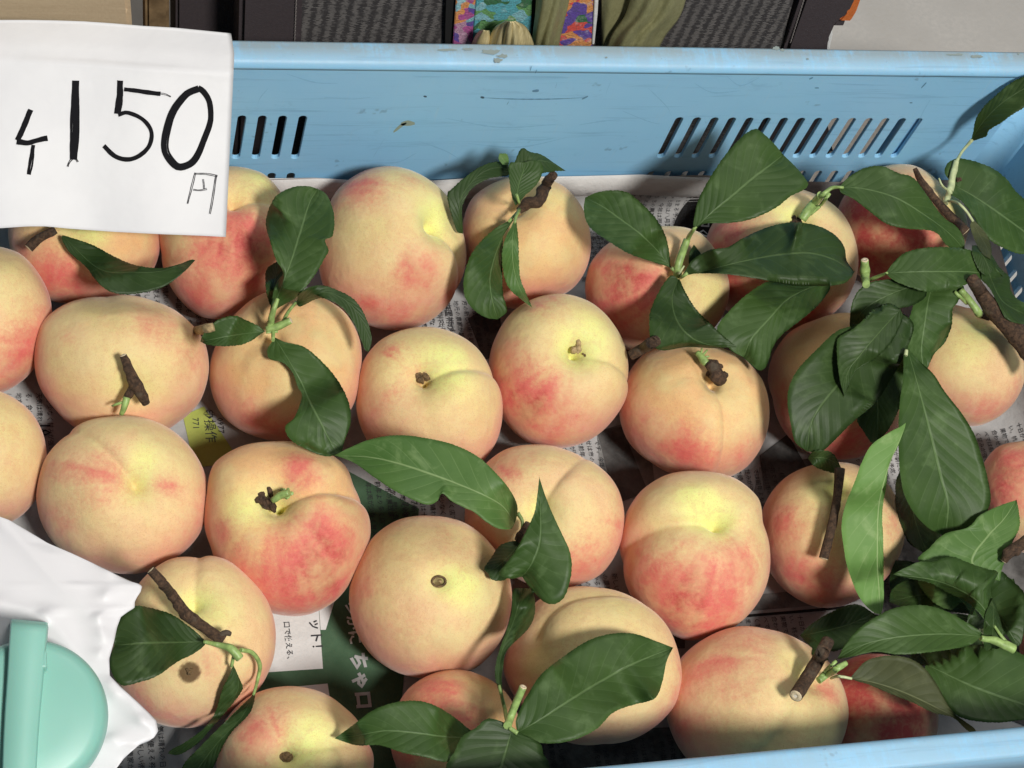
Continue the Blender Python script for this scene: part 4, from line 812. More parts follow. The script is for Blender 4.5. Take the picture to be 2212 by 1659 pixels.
# ---- sprig in the back right corner
SP2 = empty('leafy_sprig', onz(2050, 460, HF+.06)); tag(SP2, 'leafy sprig standing in the back right corner of the crate with a bare brown twig', 'sprig', 'leafy sprigs cut from the peach tree')
leaf(SP2, [(2058, 398, 84), (2108, 427, 88), (2165, 466, 88), (2212, 500, 84), (2262, 540, 80)], [(2040, 372), (2052, 348), (2083, 343), (2137, 360), (2172, 384), (2197, 416), (2230, 445), (2262, 490)], [(2052, 418), (2076, 434), (2101, 466), (2122, 502), (2144, 523), (2179, 541), (2201, 548), (2240, 550)], 'm', cup=4, label='big leaf with a sunlit green face', gap=None)
leaf(SP2, [(2097, 306, 94), (2120, 268, 110), (2160, 226, 127), (2212, 192, 140), (2262, 168, 148)], [(2102, 285), (2109, 254), (2130, 225), (2155, 202), (2176, 184), (2200, 170), (2232, 160)], [(2110, 302), (2131, 294), (2137, 281), (2163, 265), (2188, 247), (2212, 232), (2245, 200)], 'd', cup=3, label='upper leaf cut by the edge of the photo', gap=None)
tube('shoot', SP2, [(2042, 440, 84), (2052, 412, 84), (2058, 380, 84), (2066, 348, 85)], [6, 7, 7, 6], STEMP, knob=0.138); slip(SP2, [(2066, 350, 85), (2078, 328, 90), (2100, 302, 96)], [4, 3.2, 4], STEMP)
slip(SP2, [(2044, 434, 100), (2064, 436, 104), (2084, 452, 104), (2102, 478, 100)], [3, 3, 3, 3], STEMP)
leaf(SP2, [(2100, 474, 100), (2115, 505, 98), (2132, 535, 94), (2140, 560, 90)], [(2096, 490), (2106, 520), (2122, 548)], [(2108, 480), (2130, 505), (2142, 535)], 'o', cup=0, teeth=.4)
slip(SP2, [(2050, 412, 103), (2036, 402, 102), (2028, 385, 102)], [2.5, 2.5, 2], STEMP); lump('bud', SP2, 2070, 388, 7, BARK, 4, 4)
tube('twig', SP2, [(1976, 364, 108), (1992, 395, 106), (2030, 442, 104), (2086, 500, 100)], [5, 8, 9, 11], BARK, knob=0.083, cut='e')
# ---- P22
tube('twig', P22, [(1814, 1012, 100), (1810, 1060, 100), (1798, 1130, 98), (1779, 1206, 94)], [12, 10, 10, 11], BARK, knob=0.066, cut='e')
# ---- P20/centre sprig
SP3 = empty('leafy_sprig', onz(1125, 1150, HF+.05)); tag(SP3, 'sprig of light green leaf and upright pointed leaf at the centre of the crate', 'sprig', 'leafy sprigs cut from the peach tree')
leaf(SP3, [(1112, 1130, 98), (1085, 1093, 102), (1037, 1066, 106), (954, 1033, 108), (870, 1004, 106), (800, 988, 100), (722, 984, 92)], [(1103, 1143), (1074, 1141), (1050, 1127), (1022, 1105), (1005, 1098), (975, 1082), (955, 1066), (944, 1083), (924, 1090), (897, 1082), (847, 1057), (804, 1028), (770, 1003), (742, 990)], [(1117, 1112), (1117, 1090), (1104, 1062), (1077, 1028), (1037, 990), (987, 963), (920, 946), (854, 940), (797, 950), (757, 966)], 'g', cup=4, label='long light green leaf with a torn lower edge', gap=.012)
leaf(SP3, [(1124, 1168, 90), (1100, 1200, 88), (1056, 1240, 84)], [(1122, 1200), (1105, 1240), (1085, 1254), (1062, 1252)], [(1100, 1170), (1078, 1180), (1060, 1206), (1046, 1228)], 'd', cup=1)
leaf(SP3, [(1128, 1246, 98), (1150, 1215, 104), (1166, 1170, 110), (1168, 1106, 116), (1165, 1031, 122)], [(1100, 1250), (1077, 1239), (1095, 1215), (1114, 1189), (1137, 1146), (1154, 1108), (1160, 1075)], [(1140, 1264), (1158, 1284), (1178, 1302), (1200, 1304), (1220, 1288), (1234, 1240), (1232, 1195), (1210, 1145), (1192, 1106), (1177, 1068)], 'm', cup=3, label='upright leaf tapering to a sharp point', gap=.02)
slip(SP3, [(1118, 1108, 100), (1128, 1125, 98), (1128, 1145, 96)], [5, 4, 4]); tube('twig', SP3, [(1142, 1130, 100), (1130, 1150, 96), (1118, 1168, 92)], [8, 9, 8], BARK, knob=0.220)
# ---- P28 sprig
leaf(P28, [(1094, 1542, 84), (1078, 1475, 88), (1086, 1400, 86), (1110, 1340, 82), (1130, 1270, 76)], [(1072, 1475), (1070, 1440), (1080, 1400), (1094, 1362), (1105, 1320), (1108, 1275)], [(1084, 1475), (1087, 1439), (1095, 1405), (1137, 1363), (1153, 1335), (1156, 1306), (1150, 1273)], 'd', cup=1, label='narrow leaf seen almost edge-on between two fruits')
leaf(P28, [(1118, 1582, 104), (1170, 1553, 108), (1237, 1509, 112), (1304, 1469, 112), (1370, 1433, 110), (1454, 1399, 104)], [(1114, 1560), (1124, 1530), (1140, 1500), (1170, 1456), (1220, 1416), (1270, 1384), (1320, 1369), (1370, 1369), (1420, 1386)], [(1137, 1599), (1187, 1606), (1237, 1599), (1287, 1576), (1320, 1543), (1345, 1530), (1370, 1522), (1414, 1509), (1430, 1476), (1440, 1429)], 'm', cup=4, label='biggest leaf, lying over the pale yellow fruit', gap=.016)
leaf(P28, [(1045, 1592, 100), (970, 1592, 104), (904, 1585, 104), (837, 1579, 102), (787, 1586, 98), (723, 1595, 92)], [(1025, 1612), (1000, 1630), (964, 1646), (920, 1636), (870, 1626), (820, 1610), (770, 1610)], [(1025, 1582), (1007, 1570), (984, 1551), (944, 1526), (904, 1514), (854, 1517), (804, 1535), (764, 1565)], 'm', cup=4, label='leaf pointing left with a shiny upper face')
leaf(P28, [(1107, 1574, 108), (1094, 1619, 108), (1080, 1665, 104), (1060, 1735, 96)], [(1087, 1560), (1054, 1552), (1030, 1570), (997, 1593), (984, 1619), (962, 1659), (960, 1700), (1010, 1740)], [(1130, 1586), (1167, 1606), (1174, 1629), (1187, 1653), (1180, 1700), (1130, 1740)], 'd', cup=3, label='leaf cut by the bottom edge of the photo', gap=None)
tube('shoot', P28, [(1096, 1568, 106), (1110, 1530, 112), (1130, 1484, 122)], [9, 8.5, 8.5], STEMG, cut='e'); slip(P28, [(1096, 1562, 100), (1090, 1530, 92), (1078, 1480, 88)], [4.5, 4.5, 3.5])
slip(P28, [(1100, 1572, 108), (1118, 1584, 104)], 5)
# ---- P26 sprig
leaf(P26, [(503, 1434, 90), (515, 1485, 82), (480, 1540, 66), (430, 1590, 50), (362, 1628, 34)], [(497, 1455), (480, 1490), (465, 1538), (441, 1573), (400, 1603), (372, 1618)], [(517, 1465), (524, 1489), (500, 1523), (463, 1566), (427, 1606), (388, 1630)], 'd', cup=1, label='narrow leaf drooping over the front of the fruit')
leaf(P26, [(553, 1480, 78), (525, 1545, 62), (470, 1605, 48), (425, 1665, 36), (400, 1710, 30)], [(546, 1500), (518, 1528), (482, 1563), (432, 1613), (393, 1659)], [(552, 1500), (540, 1540), (502, 1580), (480, 1615), (460, 1659), (430, 1700)], 'd', cup=1)
leaf(P26, [(445, 1386, 104), (383, 1388, 106), (320, 1389, 104), (247, 1394, 98)], [(440, 1396), (417, 1413), (383, 1430), (340, 1460), (300, 1474), (262, 1480), (240, 1450), (238, 1420)], [(425, 1366), (407, 1352), (373, 1328), (333, 1315), (293, 1309), (268, 1325), (252, 1352), (246, 1378)], 'd', cup=3, label='broad dark leaf tucked under the tissue paper')
tube('twig', P26, [(326, 1232, 116), (345, 1252, 114), (376, 1290, 110), (404, 1328, 108), (445, 1358, 106), (482, 1384, 104)], [10, 11, 11, 13, 12, 13], BARK, knob=0.165, cut='s')
tube('twig', P26, [(470, 1378, 105), (485, 1368, 106), (498, 1370, 105)], [8, 6, 5], BARK, knob=0.220)
tube('shoot', P26, [(440, 1386, 104), (480, 1395, 105), (500, 1402, 106), (518, 1422, 104)], [4, 7, 10, 10], STEMG, cut='e'); slip(P26, [(520, 1404, 102), (545, 1410, 96), (561, 1436, 88), (556, 1470, 80), (548, 1500, 76)], [5, 5, 5, 4, 3]); slip(P26, [(505, 1415, 100), (500, 1440, 92)], [4, 4])
# ---- P29
tube('twig', P29, [(1789, 1384, 100), (1762, 1435, 102), (1719, 1503, 104)], [14, 15, 15], BARK, knob=0.039, cut='e', seg=14, gap=.014); 
tube('shoot', P29, [(1768, 1470, 104), (1795, 1452, 104), (1828, 1432, 104)], [8, 7, 6], STEMG, knob=0.083); tube('shoot', P29, [(1768, 1468, 104), (1784, 1448, 105), (1806, 1428, 106)], [5, 4, 4], STEMG); slip(P29, [(1795, 1465, 102), (1812, 1461, 102), (1840, 1466, 102)], [3, 3.4, 3], STEMP)
# ---- lower right cluster
leaf(SP4, [(1728, 1373, 50), (1770, 1365, 52), (1830, 1350, 54), (1888, 1325, 54)], [(1751, 1349), (1801, 1319), (1850, 1305)], [(1758, 1400), (1808, 1406), (1850, 1375)], 'd', cup=1)
leaf(SP4, [(1755, 1400, 60), (1770, 1405, 62), (1790, 1425, 60)], [(1745, 1390), (1765, 1385)], [(1755, 1415), (1775, 1428)], 'd', cup=1)
leaf(SP4, [(2110, 1330, 60), (2060, 1300, 64), (2000, 1285, 64), (1920, 1300, 58)], [(2090, 1290), (2040, 1262), (1974, 1250), (1930, 1270)], [(2081, 1325), (2054, 1322), (2008, 1318), (1960, 1315)], 'd', cup=2)
leaf(SP4, [(2100, 1330, 72), (2070, 1290, 74), (2030, 1262, 74), (1985, 1240, 70)], [(2110, 1290), (2080, 1255), (2030, 1240)], [(2080, 1300), (2054, 1317), (2015, 1300), (1985, 1262)], 'g', cup=2)
leaf(SP4, [(2125, 1275, 80), (2150, 1320, 82), (2180, 1365, 80), (2200, 1396, 76)], [(2128, 1290), (2141, 1326), (2168, 1362), (2190, 1392)], [(2158, 1236), (2181, 1249), (2214, 1285), (2216, 1340), (2208, 1385)], 'd', cup=2, label='dull leaf turned over')
leaf(SP4, [(2160, 1255, 86), (2100, 1215, 90), (2134, 1159, 96), (2170, 1120, 98), (2196, 1080, 96)], [(2060, 1238), (1984, 1213), (2008, 1183), (2041, 1153), (2091, 1139), (2118, 1112), (2160, 1092)], [(2165, 1228), (2184, 1179), (2202, 1139), (2201, 1105)], 'g', cup=3)
leaf(SP4, [(2001, 1435, 66), (2091, 1479, 72), (2141, 1499, 74), (2212, 1523, 76), (2290, 1550, 76)], [(1990, 1410), (2041, 1400), (2124, 1392), (2174, 1400), (2212, 1415), (2270, 1450)], [(2001, 1450), (2041, 1516), (2068, 1546), (2108, 1558), (2161, 1561), (2212, 1555), (2270, 1560)], 'm', cup=4, label='biggest leaf of the cluster, along the front wall')
leaf(SP4, [(2148, 1356, 98), (2124, 1313, 102), (2091, 1284, 104), (2024, 1255, 104), (1928, 1241, 98)], [(2134, 1350), (2114, 1323), (2084, 1298), (2048, 1281), (2008, 1259), (1968, 1250)], [(2152, 1320), (2140, 1273), (2156, 1237), (2131, 1229), (2091, 1215), (2061, 1203), (2034, 1206), (2014, 1213), (1988, 1213), (1958, 1225)], 'm', cup=3, label='leaf with a sharp tip pointing left')
leaf(SP4, [(2145, 1290, 98), (2146, 1340, 96), (2142, 1400, 92)], [(2128, 1330), (2124, 1380), (2130, 1405)], [(2158, 1330), (2168, 1370), (2158, 1400)], 'd', cup=1, teeth=.4)
leaf(SP4, [(2120, 1374, 100), (2041, 1370, 106), (1958, 1375, 108), (1891, 1386, 106), (1850, 1400, 102), (1808, 1424, 94)], [(2100, 1391), (2074, 1399), (2008, 1409), (1941, 1414), (1891, 1408), (1841, 1418)], [(2118, 1364), (2084, 1342), (2041, 1319), (1991, 1307), (1934, 1313), (1891, 1333), (1858, 1356), (1828, 1389)], 'm', cup=4, label='flat green leaf above the thick cut twig')
leaf(P29, [(1836, 1465, 94), (1891, 1476, 98), (1958, 1499, 98), (2041, 1538, 98), (2080, 1560, 102), (2109, 1590, 134)], [(1855, 1473), (1874, 1478), (1924, 1499), (1974, 1519), (2014, 1539), (2058, 1550), (2086, 1575)], [(1851, 1447), (1874, 1426), (1918, 1416), (1964, 1422), (1998, 1444), (2024, 1479), (2044, 1516), (2064, 1543), (2090, 1562), (2107, 1576)], 'o', cup=2, label='olive leaf whose tip reaches over the front rim', gap=None)
tube('shoot', SP4, [(2118, 1378, 100), (2150, 1385, 98), (2190, 1402, 96)], [6, 8, 11], STEMG, knob=0.165); lump('bud', SP4, 2180, 1395, 13, STEMG, 6, 5, .9); lump('bud', SP4, 2124, 1386, 9, STEMP, 3, 5, .7); lump('bud', SP4, 2120, 1366, 8, STEMP, 3, 6, .7)
slip(SP4, [(2148, 1352, 98), (2160, 1370, 97), (2175, 1390, 96)], [3, 3.5, 5])
# twig of the peach at the right edge
tube('twig', P23, [(2168, 1212, 96), (2185, 1190, 100), (2235, 1160, 104)], [8, 12, 14], BARK, knob=0.193, cut='s')
# ------------------------------------------------------------------ price tag
WP, nt, b = newmat('white_copy_paper'); g = G(nt); v = g.obj(); n = g.noise(v, 18, 4, .6); f = g.noise(v, 900, 2, .6)
g.l(g.mix(g.ramp(n, .3, .7), (0.76, 0.765, 0.785), (0.81, 0.815, 0.83)), b.inputs['Base Color']); b.inputs['Roughness'].default_value = .6
n1 = g.bump(n, .35, .004, b); g.bump(f, .08, .0002, b, n1)
tr = g.n('ShaderNodeBsdfTranslucent'); tr.inputs[0].default_value = (.8, .8, .8, 1); ms = g.n('ShaderNodeMixShader'); ms.inputs[0].default_value = .12
g.l(b.outputs[0], ms.inputs[1]); g.l(tr.outputs[0], ms.inputs[2]); g.l(ms.outputs[0], nt.nodes['Material Output'].inputs[0])
TL = [(-260, 44), (-120, 44), (0, 43), (60, 43), (120, 44), (180, 46), (240, 50), (310, 56), (380, 60), (440, 66), (499, 72)]
BL = [(-260, 492), (-120, 494), (0, 493), (30, 491), (60, 489), (100, 489), (150, 494), (250, 501), (350, 506), (430, 509), (488, 512)]
def interp_line(P, x): P = np.array(P, float); return np.interp(x, P[:, 0], P[:, 1])
def tag_edge(v):      # right edge x for a height fraction v (0 top, 1 bottom)
    return float(np.interp(v, [0, .04, .10, .17, .6, 1], [499, 502, 506, 505, 496, 488]))
def tag_h(x, v):
    """height above ground of the tag: over the flange, then down in front of the wall"""
    if v < .19: z = ZR + .0034 - .0012*sm(v, .10, .19)
    else:
        t = (v-.19)/.81; z = ZR + .0022 - .047*t**.92 + .0022*math.sin(3*t+x*.006)
    z += .0012*math.sin(x*.021+1)*(v*1.2) + .0020*max(0, (150-abs(x-60))/150)*sm(v, .8, 1)
    return z
def tag_pt(px, py, off=0.0):
    x = px
    for _ in range(2):
        T_, B_ = interp_line(TL, x), interp_line(BL, x); v = (py-T_)/(B_-T_)
    p = onz(px, py, tag_h(px, float(np.clip(v, 0, 1)))); d = CP-p; return p + d/np.linalg.norm(d)*off
nu, nv = 70, 60; V = []; F = []
for j in range(nv):
    v_ = j/(nv-1); xe = tag_edge(v_)
    for i in range(nu):
        x = -260 + (xe+260)*i/(nu-1); y = interp_line(TL, min(x, 499)) * (1-v_) + interp_line(BL, min(x, 488))*v_
        V.append(tag_pt(x, y))
for j in range(nv-1):
    for i in range(nu-1): a = j*nu+i; F.append((a, a+nu, a+nu+1, a+1))
V = np.array(V); N = len(V); V2 = V - (CP-V)/np.linalg.norm(CP-V, axis=1)[:, None]*.00015
ring = list(range(nu)) + [j*nu+nu-1 for j in range(1, nv)] + [(nv-1)*nu+i for i in range(nu-2, -1, -1)] + [j*nu for j in range(nv-2, 0, -1)]
F3 = [(ring[i]+N, ring[(i+1) % len(ring)]+N, ring[(i+1) % len(ring)], ring[i]) for i in range(len(ring))]
ptag = empty('price_tag', (0.02, YB, ZR)); tag(ptag, 'white paper price tag with handwritten 4 and 150円, taped over the back rim', 'price tag')
mkmesh('paper', np.vstack([V, V2]), F + [tuple(i+N for i in f[::-1]) for f in F] + F3, WP, ptag)
INKB, nt, b = newmat('black_marker'); b.inputs['Base Color'].default_value = (.010, .010, .012, 1); b.inputs['Roughness'].default_value = .9; b.inputs['Specular IOR Level'].default_value = .08
INKG, nt, b = newmat('thin_marker'); b.inputs['Base Color'].default_value = (.04, .04, .045, 1); b.inputs['Roughness'].default_value = .9; b.inputs['Specular IOR Level'].default_value = .08
def stroke(pts, wd, seed=0, passes=5, mat=None, closed=False):
    """marker line: several ragged overlapping passes, one flat mesh"""
    rr = random.Random(seed); V = []; F = []
    for p in range(passes):
        Q = resample(np.array(pts, float), int(max(8, 60 if len(pts) > 4 else 26)))
        tg = np.gradient(Q, axis=0); tg /= np.linalg.norm(tg, axis=1)[:, None]+1e-9; nm = np.stack([-tg[:, 1], tg[:, 0]], 1)
        off = (p/(passes-1)-.5)*wd*.72 if passes > 1 else 0; ph = rr.uniform(0, 6); w_ = wd*((.34 if passes >= 6 else .5) if passes > 1 else 1.1)
        c = Q + nm*(off + .10*wd*np.sin(np.linspace(0, 5, len(Q))+ph))[:, None]
        e0 = rr.uniform(-.02, .03); k0 = len(V)
        for i in range(len(Q)):
            ww = w_*(.92+.10*math.sin(i*.7+ph)+rr.uniform(-.07, .07))*.5
            for s in (-1, 1):
                q = c[i]+nm[i]*s*ww; V.append(tag_pt(q[0], q[1], .00022+.00003*p))
        for i in range(len(Q)-1): a = k0+2*i; F.append((a, a+1, a+3, a+2))
    return mkmesh('handwriting', V, F, mat or INKB, ptag, smooth=False)
stroke([(67, 237), (57, 262), (46, 284), (37, 303)], 10, 1); stroke([(36, 305), (60, 308), (82, 303), (103, 299)], 10, 2); stroke([(72, 313), (68, 345), (62, 377)], 8, 3, 3)
stroke([(164, 174), (163, 230), (161, 290), (158, 345)], 17, 4, 6); stroke([(158, 340), (150, 350), (146, 360)], 4, 5, 2); stroke([(163, 340), (168, 350)], 4, 6, 2)
stroke([(260, 174), (258, 205), (255, 246)], 12, 7); stroke([(255, 247), (277, 243), (310, 259), (327, 286), (321, 316), (300, 336), (276, 344), (248, 337), (224, 315)], 8, 8, 4); stroke([(268, 193), (305, 198), (347, 202)], 8, 9, 4); stroke([(347, 202), (358, 204), (369, 209)], 3, 10, 2)
stroke([(430, 192), (402, 205), (375, 240), (360, 284), (357, 325), (375, 354), (393, 361), (420, 347), (441, 303), (455, 260), (453, 222), (440, 198), (428, 190)], 14, 11, 6)
stroke([(422, 373), (414, 405), (405, 440)], 3.6, 12, 2, INKG); stroke([(420, 375), (445, 376), (470, 380)], 3.6, 13, 2, INKG); stroke([(467, 379), (461, 420), (453, 462)], 3.8, 14, 2, INKG); stroke([(417, 410), (432, 411), (447, 408)], 3.2, 15, 2, INKG); stroke([(439, 387), (440, 400), (441, 409)], 3.2, 16, 2, INKG)
# ------------------------------------------------------------------ tissue paper
TIS, nt, b = newmat('white_tissue'); g = G(nt); v = g.obj(); n = g.noise(v, 60, 5, .6, .6)
b.inputs['Base Color'].default_value = (.88, .875, .90, 1); b.inputs['Roughness'].default_value = .45; g.bump(n, .05, .001, b)
tr = g.n('ShaderNodeBsdfTranslucent'); tr.inputs[0].default_value = (.85, .85, .85, 1); ms = g.n('ShaderNodeMixShader'); ms.inputs[0].default_value = .25
g.l(b.outputs[0], ms.inputs[1]); g.l(tr.outputs[0], ms.inputs[2]); g.l(ms.outputs[0], nt.nodes['Material Output'].inputs[0])
EDGE = [(1116, 0), (1123, 20), (1148, 62), (1173, 103), (1195, 155), (1216, 200), (1238, 245), (1256, 283), (1261, 300), (1266, 307), (1278, 304), (1290, 296), (1300, 291), (1313, 291), (1322, 276), (1333, 261), (1355, 253), (1383, 247), (1423, 236), (1459, 237), (1483, 260), (1519, 300), (1540, 322), (1556, 337), (1579, 342), (1593, 333), (1603, 318), (1609, 300), (1625, 282), (1639, 267), (1659, 252), (1720, 240), (1800, 230)]
ey = np.array([e[0] for e in EDGE], float); ex = np.array([e[1] for e in EDGE], float)
ny, nx = 200, 110; PT = np.zeros((ny, nx, 2)); HH = np.zeros((ny, nx))
rr = random.Random(3)
folds = [((0, 1120), (250, 1400), 6), ((110, 1200), (210, 1330), 4), ((100, 1330), (240, 1500), 7), ((235, 1240), (215, 1400), 5), ((215, 1420), (330, 1560), 8), ((240, 1480), (340, 1600), 6), ((0, 1300), (100, 1330), 4), ((250, 1590), (300, 1560), 5), ((300, 1262), (210, 1290), 5), ((300, 1285), (215, 1330), 4), ((235, 1600), (290, 1620), 6)]
for j in range(ny):
    y = 1116 + (1800-1116)*j/(ny-1); xr = np.interp(y, ey, ex)
    for i in range(nx):
        s = i/(nx-1); x = -330 + (xr+330)*s
        yy = y + (-.47*(0)) ; PT[j, i] = (x, yy)
        h = 127 + 1.0*math.sin(x*.012)*math.cos(y*.010)
        for (a, c, m_) in folds:
            ax, ay = a; bx, by = c; L2 = (bx-ax)**2+(by-ay)**2; t = max(0, min(1, ((x-ax)*(bx-ax)+(y-ay)*(by-ay))/L2)); d = math.hypot(x-ax-t*(bx-ax), y-ay-t*(by-ay))
            h += .36*m_*(.5+.5*math.cos(math.pi*min(1, d/(14+2.6*m_))))
        HH[j, i] = h
# top border slopes: rows above the slope are cut where x < the border
top = lambda x: np.interp(x, [-330, 0, 20, 60, 103, 200, 283, 307], [960, 1116, 1123, 1147, 1173, 1216, 1256, 1266])
keep = np.ones((ny, nx), bool)
for j in range(ny):
    for i in range(nx):
        x, y = PT[j, i]
        if x < 0: PT[j, i, 1] = y - (1116-top(x))*(1-(y-1116)/(1800-1116))
D = rays(PT.reshape(-1, 2)); T = (np.array([hz(h) for h in HH.ravel()])-CP[2])/D[:, 2]
T0 = clamp_t(D, T, .002).reshape(ny, nx); T = T0.copy()
for it in range(30):
    A = T.copy(); A[1:-1, 1:-1] = (T[:-2, 1:-1]+T[2:, 1:-1]+T[1:-1, :-2]+T[1:-1, 2:])/4; T = np.minimum(T0, A)
V = CP + D*T.reshape(-1, 1); F = []
for j in range(ny-1):
    for i in range(nx-1): a = j*nx+i; F.append((a, a+nx, a+nx+1, a+1))
o = mkmesh('tissue_paper', V, F, TIS); so = o.modifiers.new('thickness', 'SOLIDIFY'); so.thickness = .0003; so.offset = -1
tag(o, 'crumpled white tissue paper spread over the peaches in the front left corner', 'tissue paper')
SURF.append((V, F)); rebuild()

# ------------------------------------------------------------------ mint plastic case with strap
MINT, nt, b = newmat('mint_plastic'); g = G(nt); v = g.obj(); n = g.noise(v, 15, 3, .5); f = g.noise(v, 1200, 2, .5)
g.l(g.mix(g.ramp(n, .3, .7), (0.215, 0.47, 0.395), (0.24, 0.50, 0.425)), b.inputs['Base Color']); b.inputs['Roughness'].default_value = .42
b.inputs['Subsurface Weight'].default_value = .12; b.inputs['Subsurface Scale'].default_value = .004; g.bump(f, .06, .0002, b)
ZM = ZR + .004
cM = onz(62, 1542, ZM); eM = onz(239, 1542, ZM); RM = np.linalg.norm(eM-cM)*.985
case = empty('mint_case', (cM[0], cM[1], HF+.10)); tag(case, 'round mint green plastic case with a raised strap lying on the tissue paper', 'case')
ax = (CP-cM)/np.linalg.norm(CP-cM); ax = ax*.55+np.array([0, 0, 1])*.45; ax /= np.linalg.norm(ax); a_ = np.cross([0, 1, 0], ax); a_ /= np.linalg.norm(a_); b_ = np.cross(ax, a_)
prof = [(0, .0), (.5, -.0003), (.80, -.0010), (.90, -.0022), (.955, -.0045), (.985, -.0078), (1.0, -.012), (1.0, -.018), (.99, -.0185), (.99, -.0200), (1.0, -.0205), (1.0, -.045), (.97, -.048), (0, -.048)]
V = []; F = []; ns = 96
for r, h in prof:
    for k in range(ns): t = 2*math.pi*k/ns; V.append(cM + (a_*math.cos(t)+b_*math.sin(t))*RM*r + ax*h)
for q in range(len(prof)-1):
    for k in range(ns): F.append((q*ns+k, q*ns+(k+1) % ns, (q+1)*ns+(k+1) % ns, (q+1)*ns+k))
mkmesh('case_body', V, F, MINT, case)
# strap: swept along the top, over the far edge and down
def caseP(px, py, h):
    r = ray(px, py); p0 = cM+ax*h; t = (p0-CP).dot(ax)/r.dot(ax); return CP+r*t
prf = [(-1.0, -.004), (-1.0, .0040), (-.97, .0052), (-.90, .0060), (.84, .0060), (.92, .0052), (.96, .0040), (.96, .0010), (1.0, -.004)]
path = [(45, 1900, 0), (42, 1760, .0), (43, 1659, .0), (48, 1560, .0), (55, 1470, .0), (60, 1400, 0), (63, 1362, -.001), (64, 1348, -.005), (64, 1344, -.014), (64, 1346, -.03)]
V = []; F = []
Q = resample([(p[0], p[1], p[2]*1000) for p in path], 60)
for i in range(len(Q)):
    c0 = caseP(Q[i, 0], Q[i, 1], Q[i, 2]/1000); wd = 41 - (Q[i, 1]-1340)*.012
    e1 = caseP(Q[i, 0]+wd, Q[i, 1]+4, Q[i, 2]/1000)
    for s, h in prf: V.append(c0 + (e1-c0)*s + ax*h)
m_ = len(prf)
for i in range(len(Q)-1):
    for k in range(m_-1): a = i*m_+k; F.append((a, a+1, a+m_+1, a+m_))
F.append(tuple(range(m_))); F.append(tuple((len(Q)-1)*m_+k for k in range(m_))[::-1])
o = mkmesh('strap', V, F, MINT, case); 
# small moulded catch at the strap's right side
c0 = caseP(93, 1427, .003); bm = bmesh.new(); box_bm(bm, (c0[0]-.0016, c0[1]-.004, c0[2]-.004), (c0[0]+.0016, c0[1]+.004, c0[2]+.0025), .001); bm_obj('catch', bm, MINT, case)
# left wing of the case
c0 = cM

# ------------------------------------------------------------------ things behind the crate
YBG = YB + .055
def bp(px, py, Y=YBG): return ony(px, py, Y)
def slab(name, pts, Y, depth, mat, parent=None, bev=0, n=1):
    """outline given by photo points on the upright plane y = Y, with real depth behind"""
    P = [bp(x, y, Y) for x, y in pts]; bm = bmesh.new(); f = [bm.verts.new(p) for p in P]; k = [bm.verts.new(p+np.array([0, depth, 0])) for p in P]
    bm.faces.new(f); bm.faces.new(k[::-1]); m = len(P)
    for i in range(m): bm.faces.new((f[i], k[i], k[(i+1) % m], f[(i+1) % m]))
    bmesh.ops.recalc_face_normals(bm, faces=bm.faces[:])
    if bev: bmesh.ops.bevel(bm, geom=bm.edges[:], offset=bev, segments=2, affect='EDGES')
    return bm_obj(name, bm, mat, parent)
WOV, nt, b = newmat('black_woven_cloth'); g = G(nt); v = g.obj()
row = g.n('ShaderNodeTexWave', wave_type='BANDS', bands_direction='Z'); row.inputs['Scale'].default_value = 330; row.inputs['Distortion'].default_value = 1.6; row.inputs['Detail'].default_value = 2; row.inputs['Detail Scale'].default_value = 2.0; g.l(v, row.inputs['Vector'])
colw = g.n('ShaderNodeTexWave', wave_type='BANDS', bands_direction='X'); colw.inputs['Scale'].default_value = 46; colw.inputs['Distortion'].default_value = .8; colw.inputs['Detail Scale'].default_value = 1.0; g.l(v, colw.inputs['Vector'])
w1 = row.outputs['Fac']; hl = g.math('MULTIPLY', g.ramp(w1, .55, .85), g.ramp(g.math('ADD', g.math('MULTIPLY', colw.outputs['Fac'], .25), g.math('MULTIPLY', g.noise(g.scl(v, (420, 10, 1100)), 1.0, 2, .6), .9)), .46, .72))
g.l(g.mix(hl, (0.040, 0.036, 0.037), (0.30, 0.28, 0.265)), b.inputs['Base Color']); b.inputs['Roughness'].default_value = .6; g.bump(w1, .5, .0006, b)
FAB, nt, b = newmat('dark_brown_cloth'); g = G(nt); v = g.obj(); f = g.noise(g.scl(v, (700, 700, 1500)), 1.0, 2, .6)
g.l(g.mix(f, (0.030, 0.022, 0.025), (0.062, 0.048, 0.052)), b.inputs['Base Color']); b.inputs['Roughness'].default_value = .8; g.bump(f, .4, .0005, b)
bag = empty('handbag', (bp(1150, 60)[0], YBG+.05, 0)); tag(bag, 'black woven handbag with embroidered flower bands and olive ribbons behind the crate', 'handbag')
slab('body', [(640, -60), (1735, -60), (1700, 60), (1640, 420), (1500, 520), (560, 520), (640, 100)], YBG, .11, WOV, bag, .002)
slab('side_or_shade_panel', [(380, -60), (523, -60), (520, 60), (505, 300), (480, 520), (380, 520)], YBG+.030, .05, FAB, bag, .002)  # panel added to fill the shaded gap beside the bag with dark
slab('side_or_shade_panel', [(520, -60), (656, -60), (652, 80), (640, 300), (560, 520), (500, 520), (516, 100)], YBG-.004, .12, FAB, bag, .003)
slab('side_or_shade_panel', [(1745, -60), (1856, -60), (1852, 0), (1835, 35), (1810, 50), (1790, 95), (1785, 250), (1800, 330), (1830, 420), (1600, 420), (1640, 300), (1700, 95), (1733, 0)], YBG-.004, .12, FAB, bag, .003)
STI, nt, b = newmat('grey_thread'); b.inputs['Base Color'].default_value = (.20, .18, .17, 1)
bm = bmesh.new()
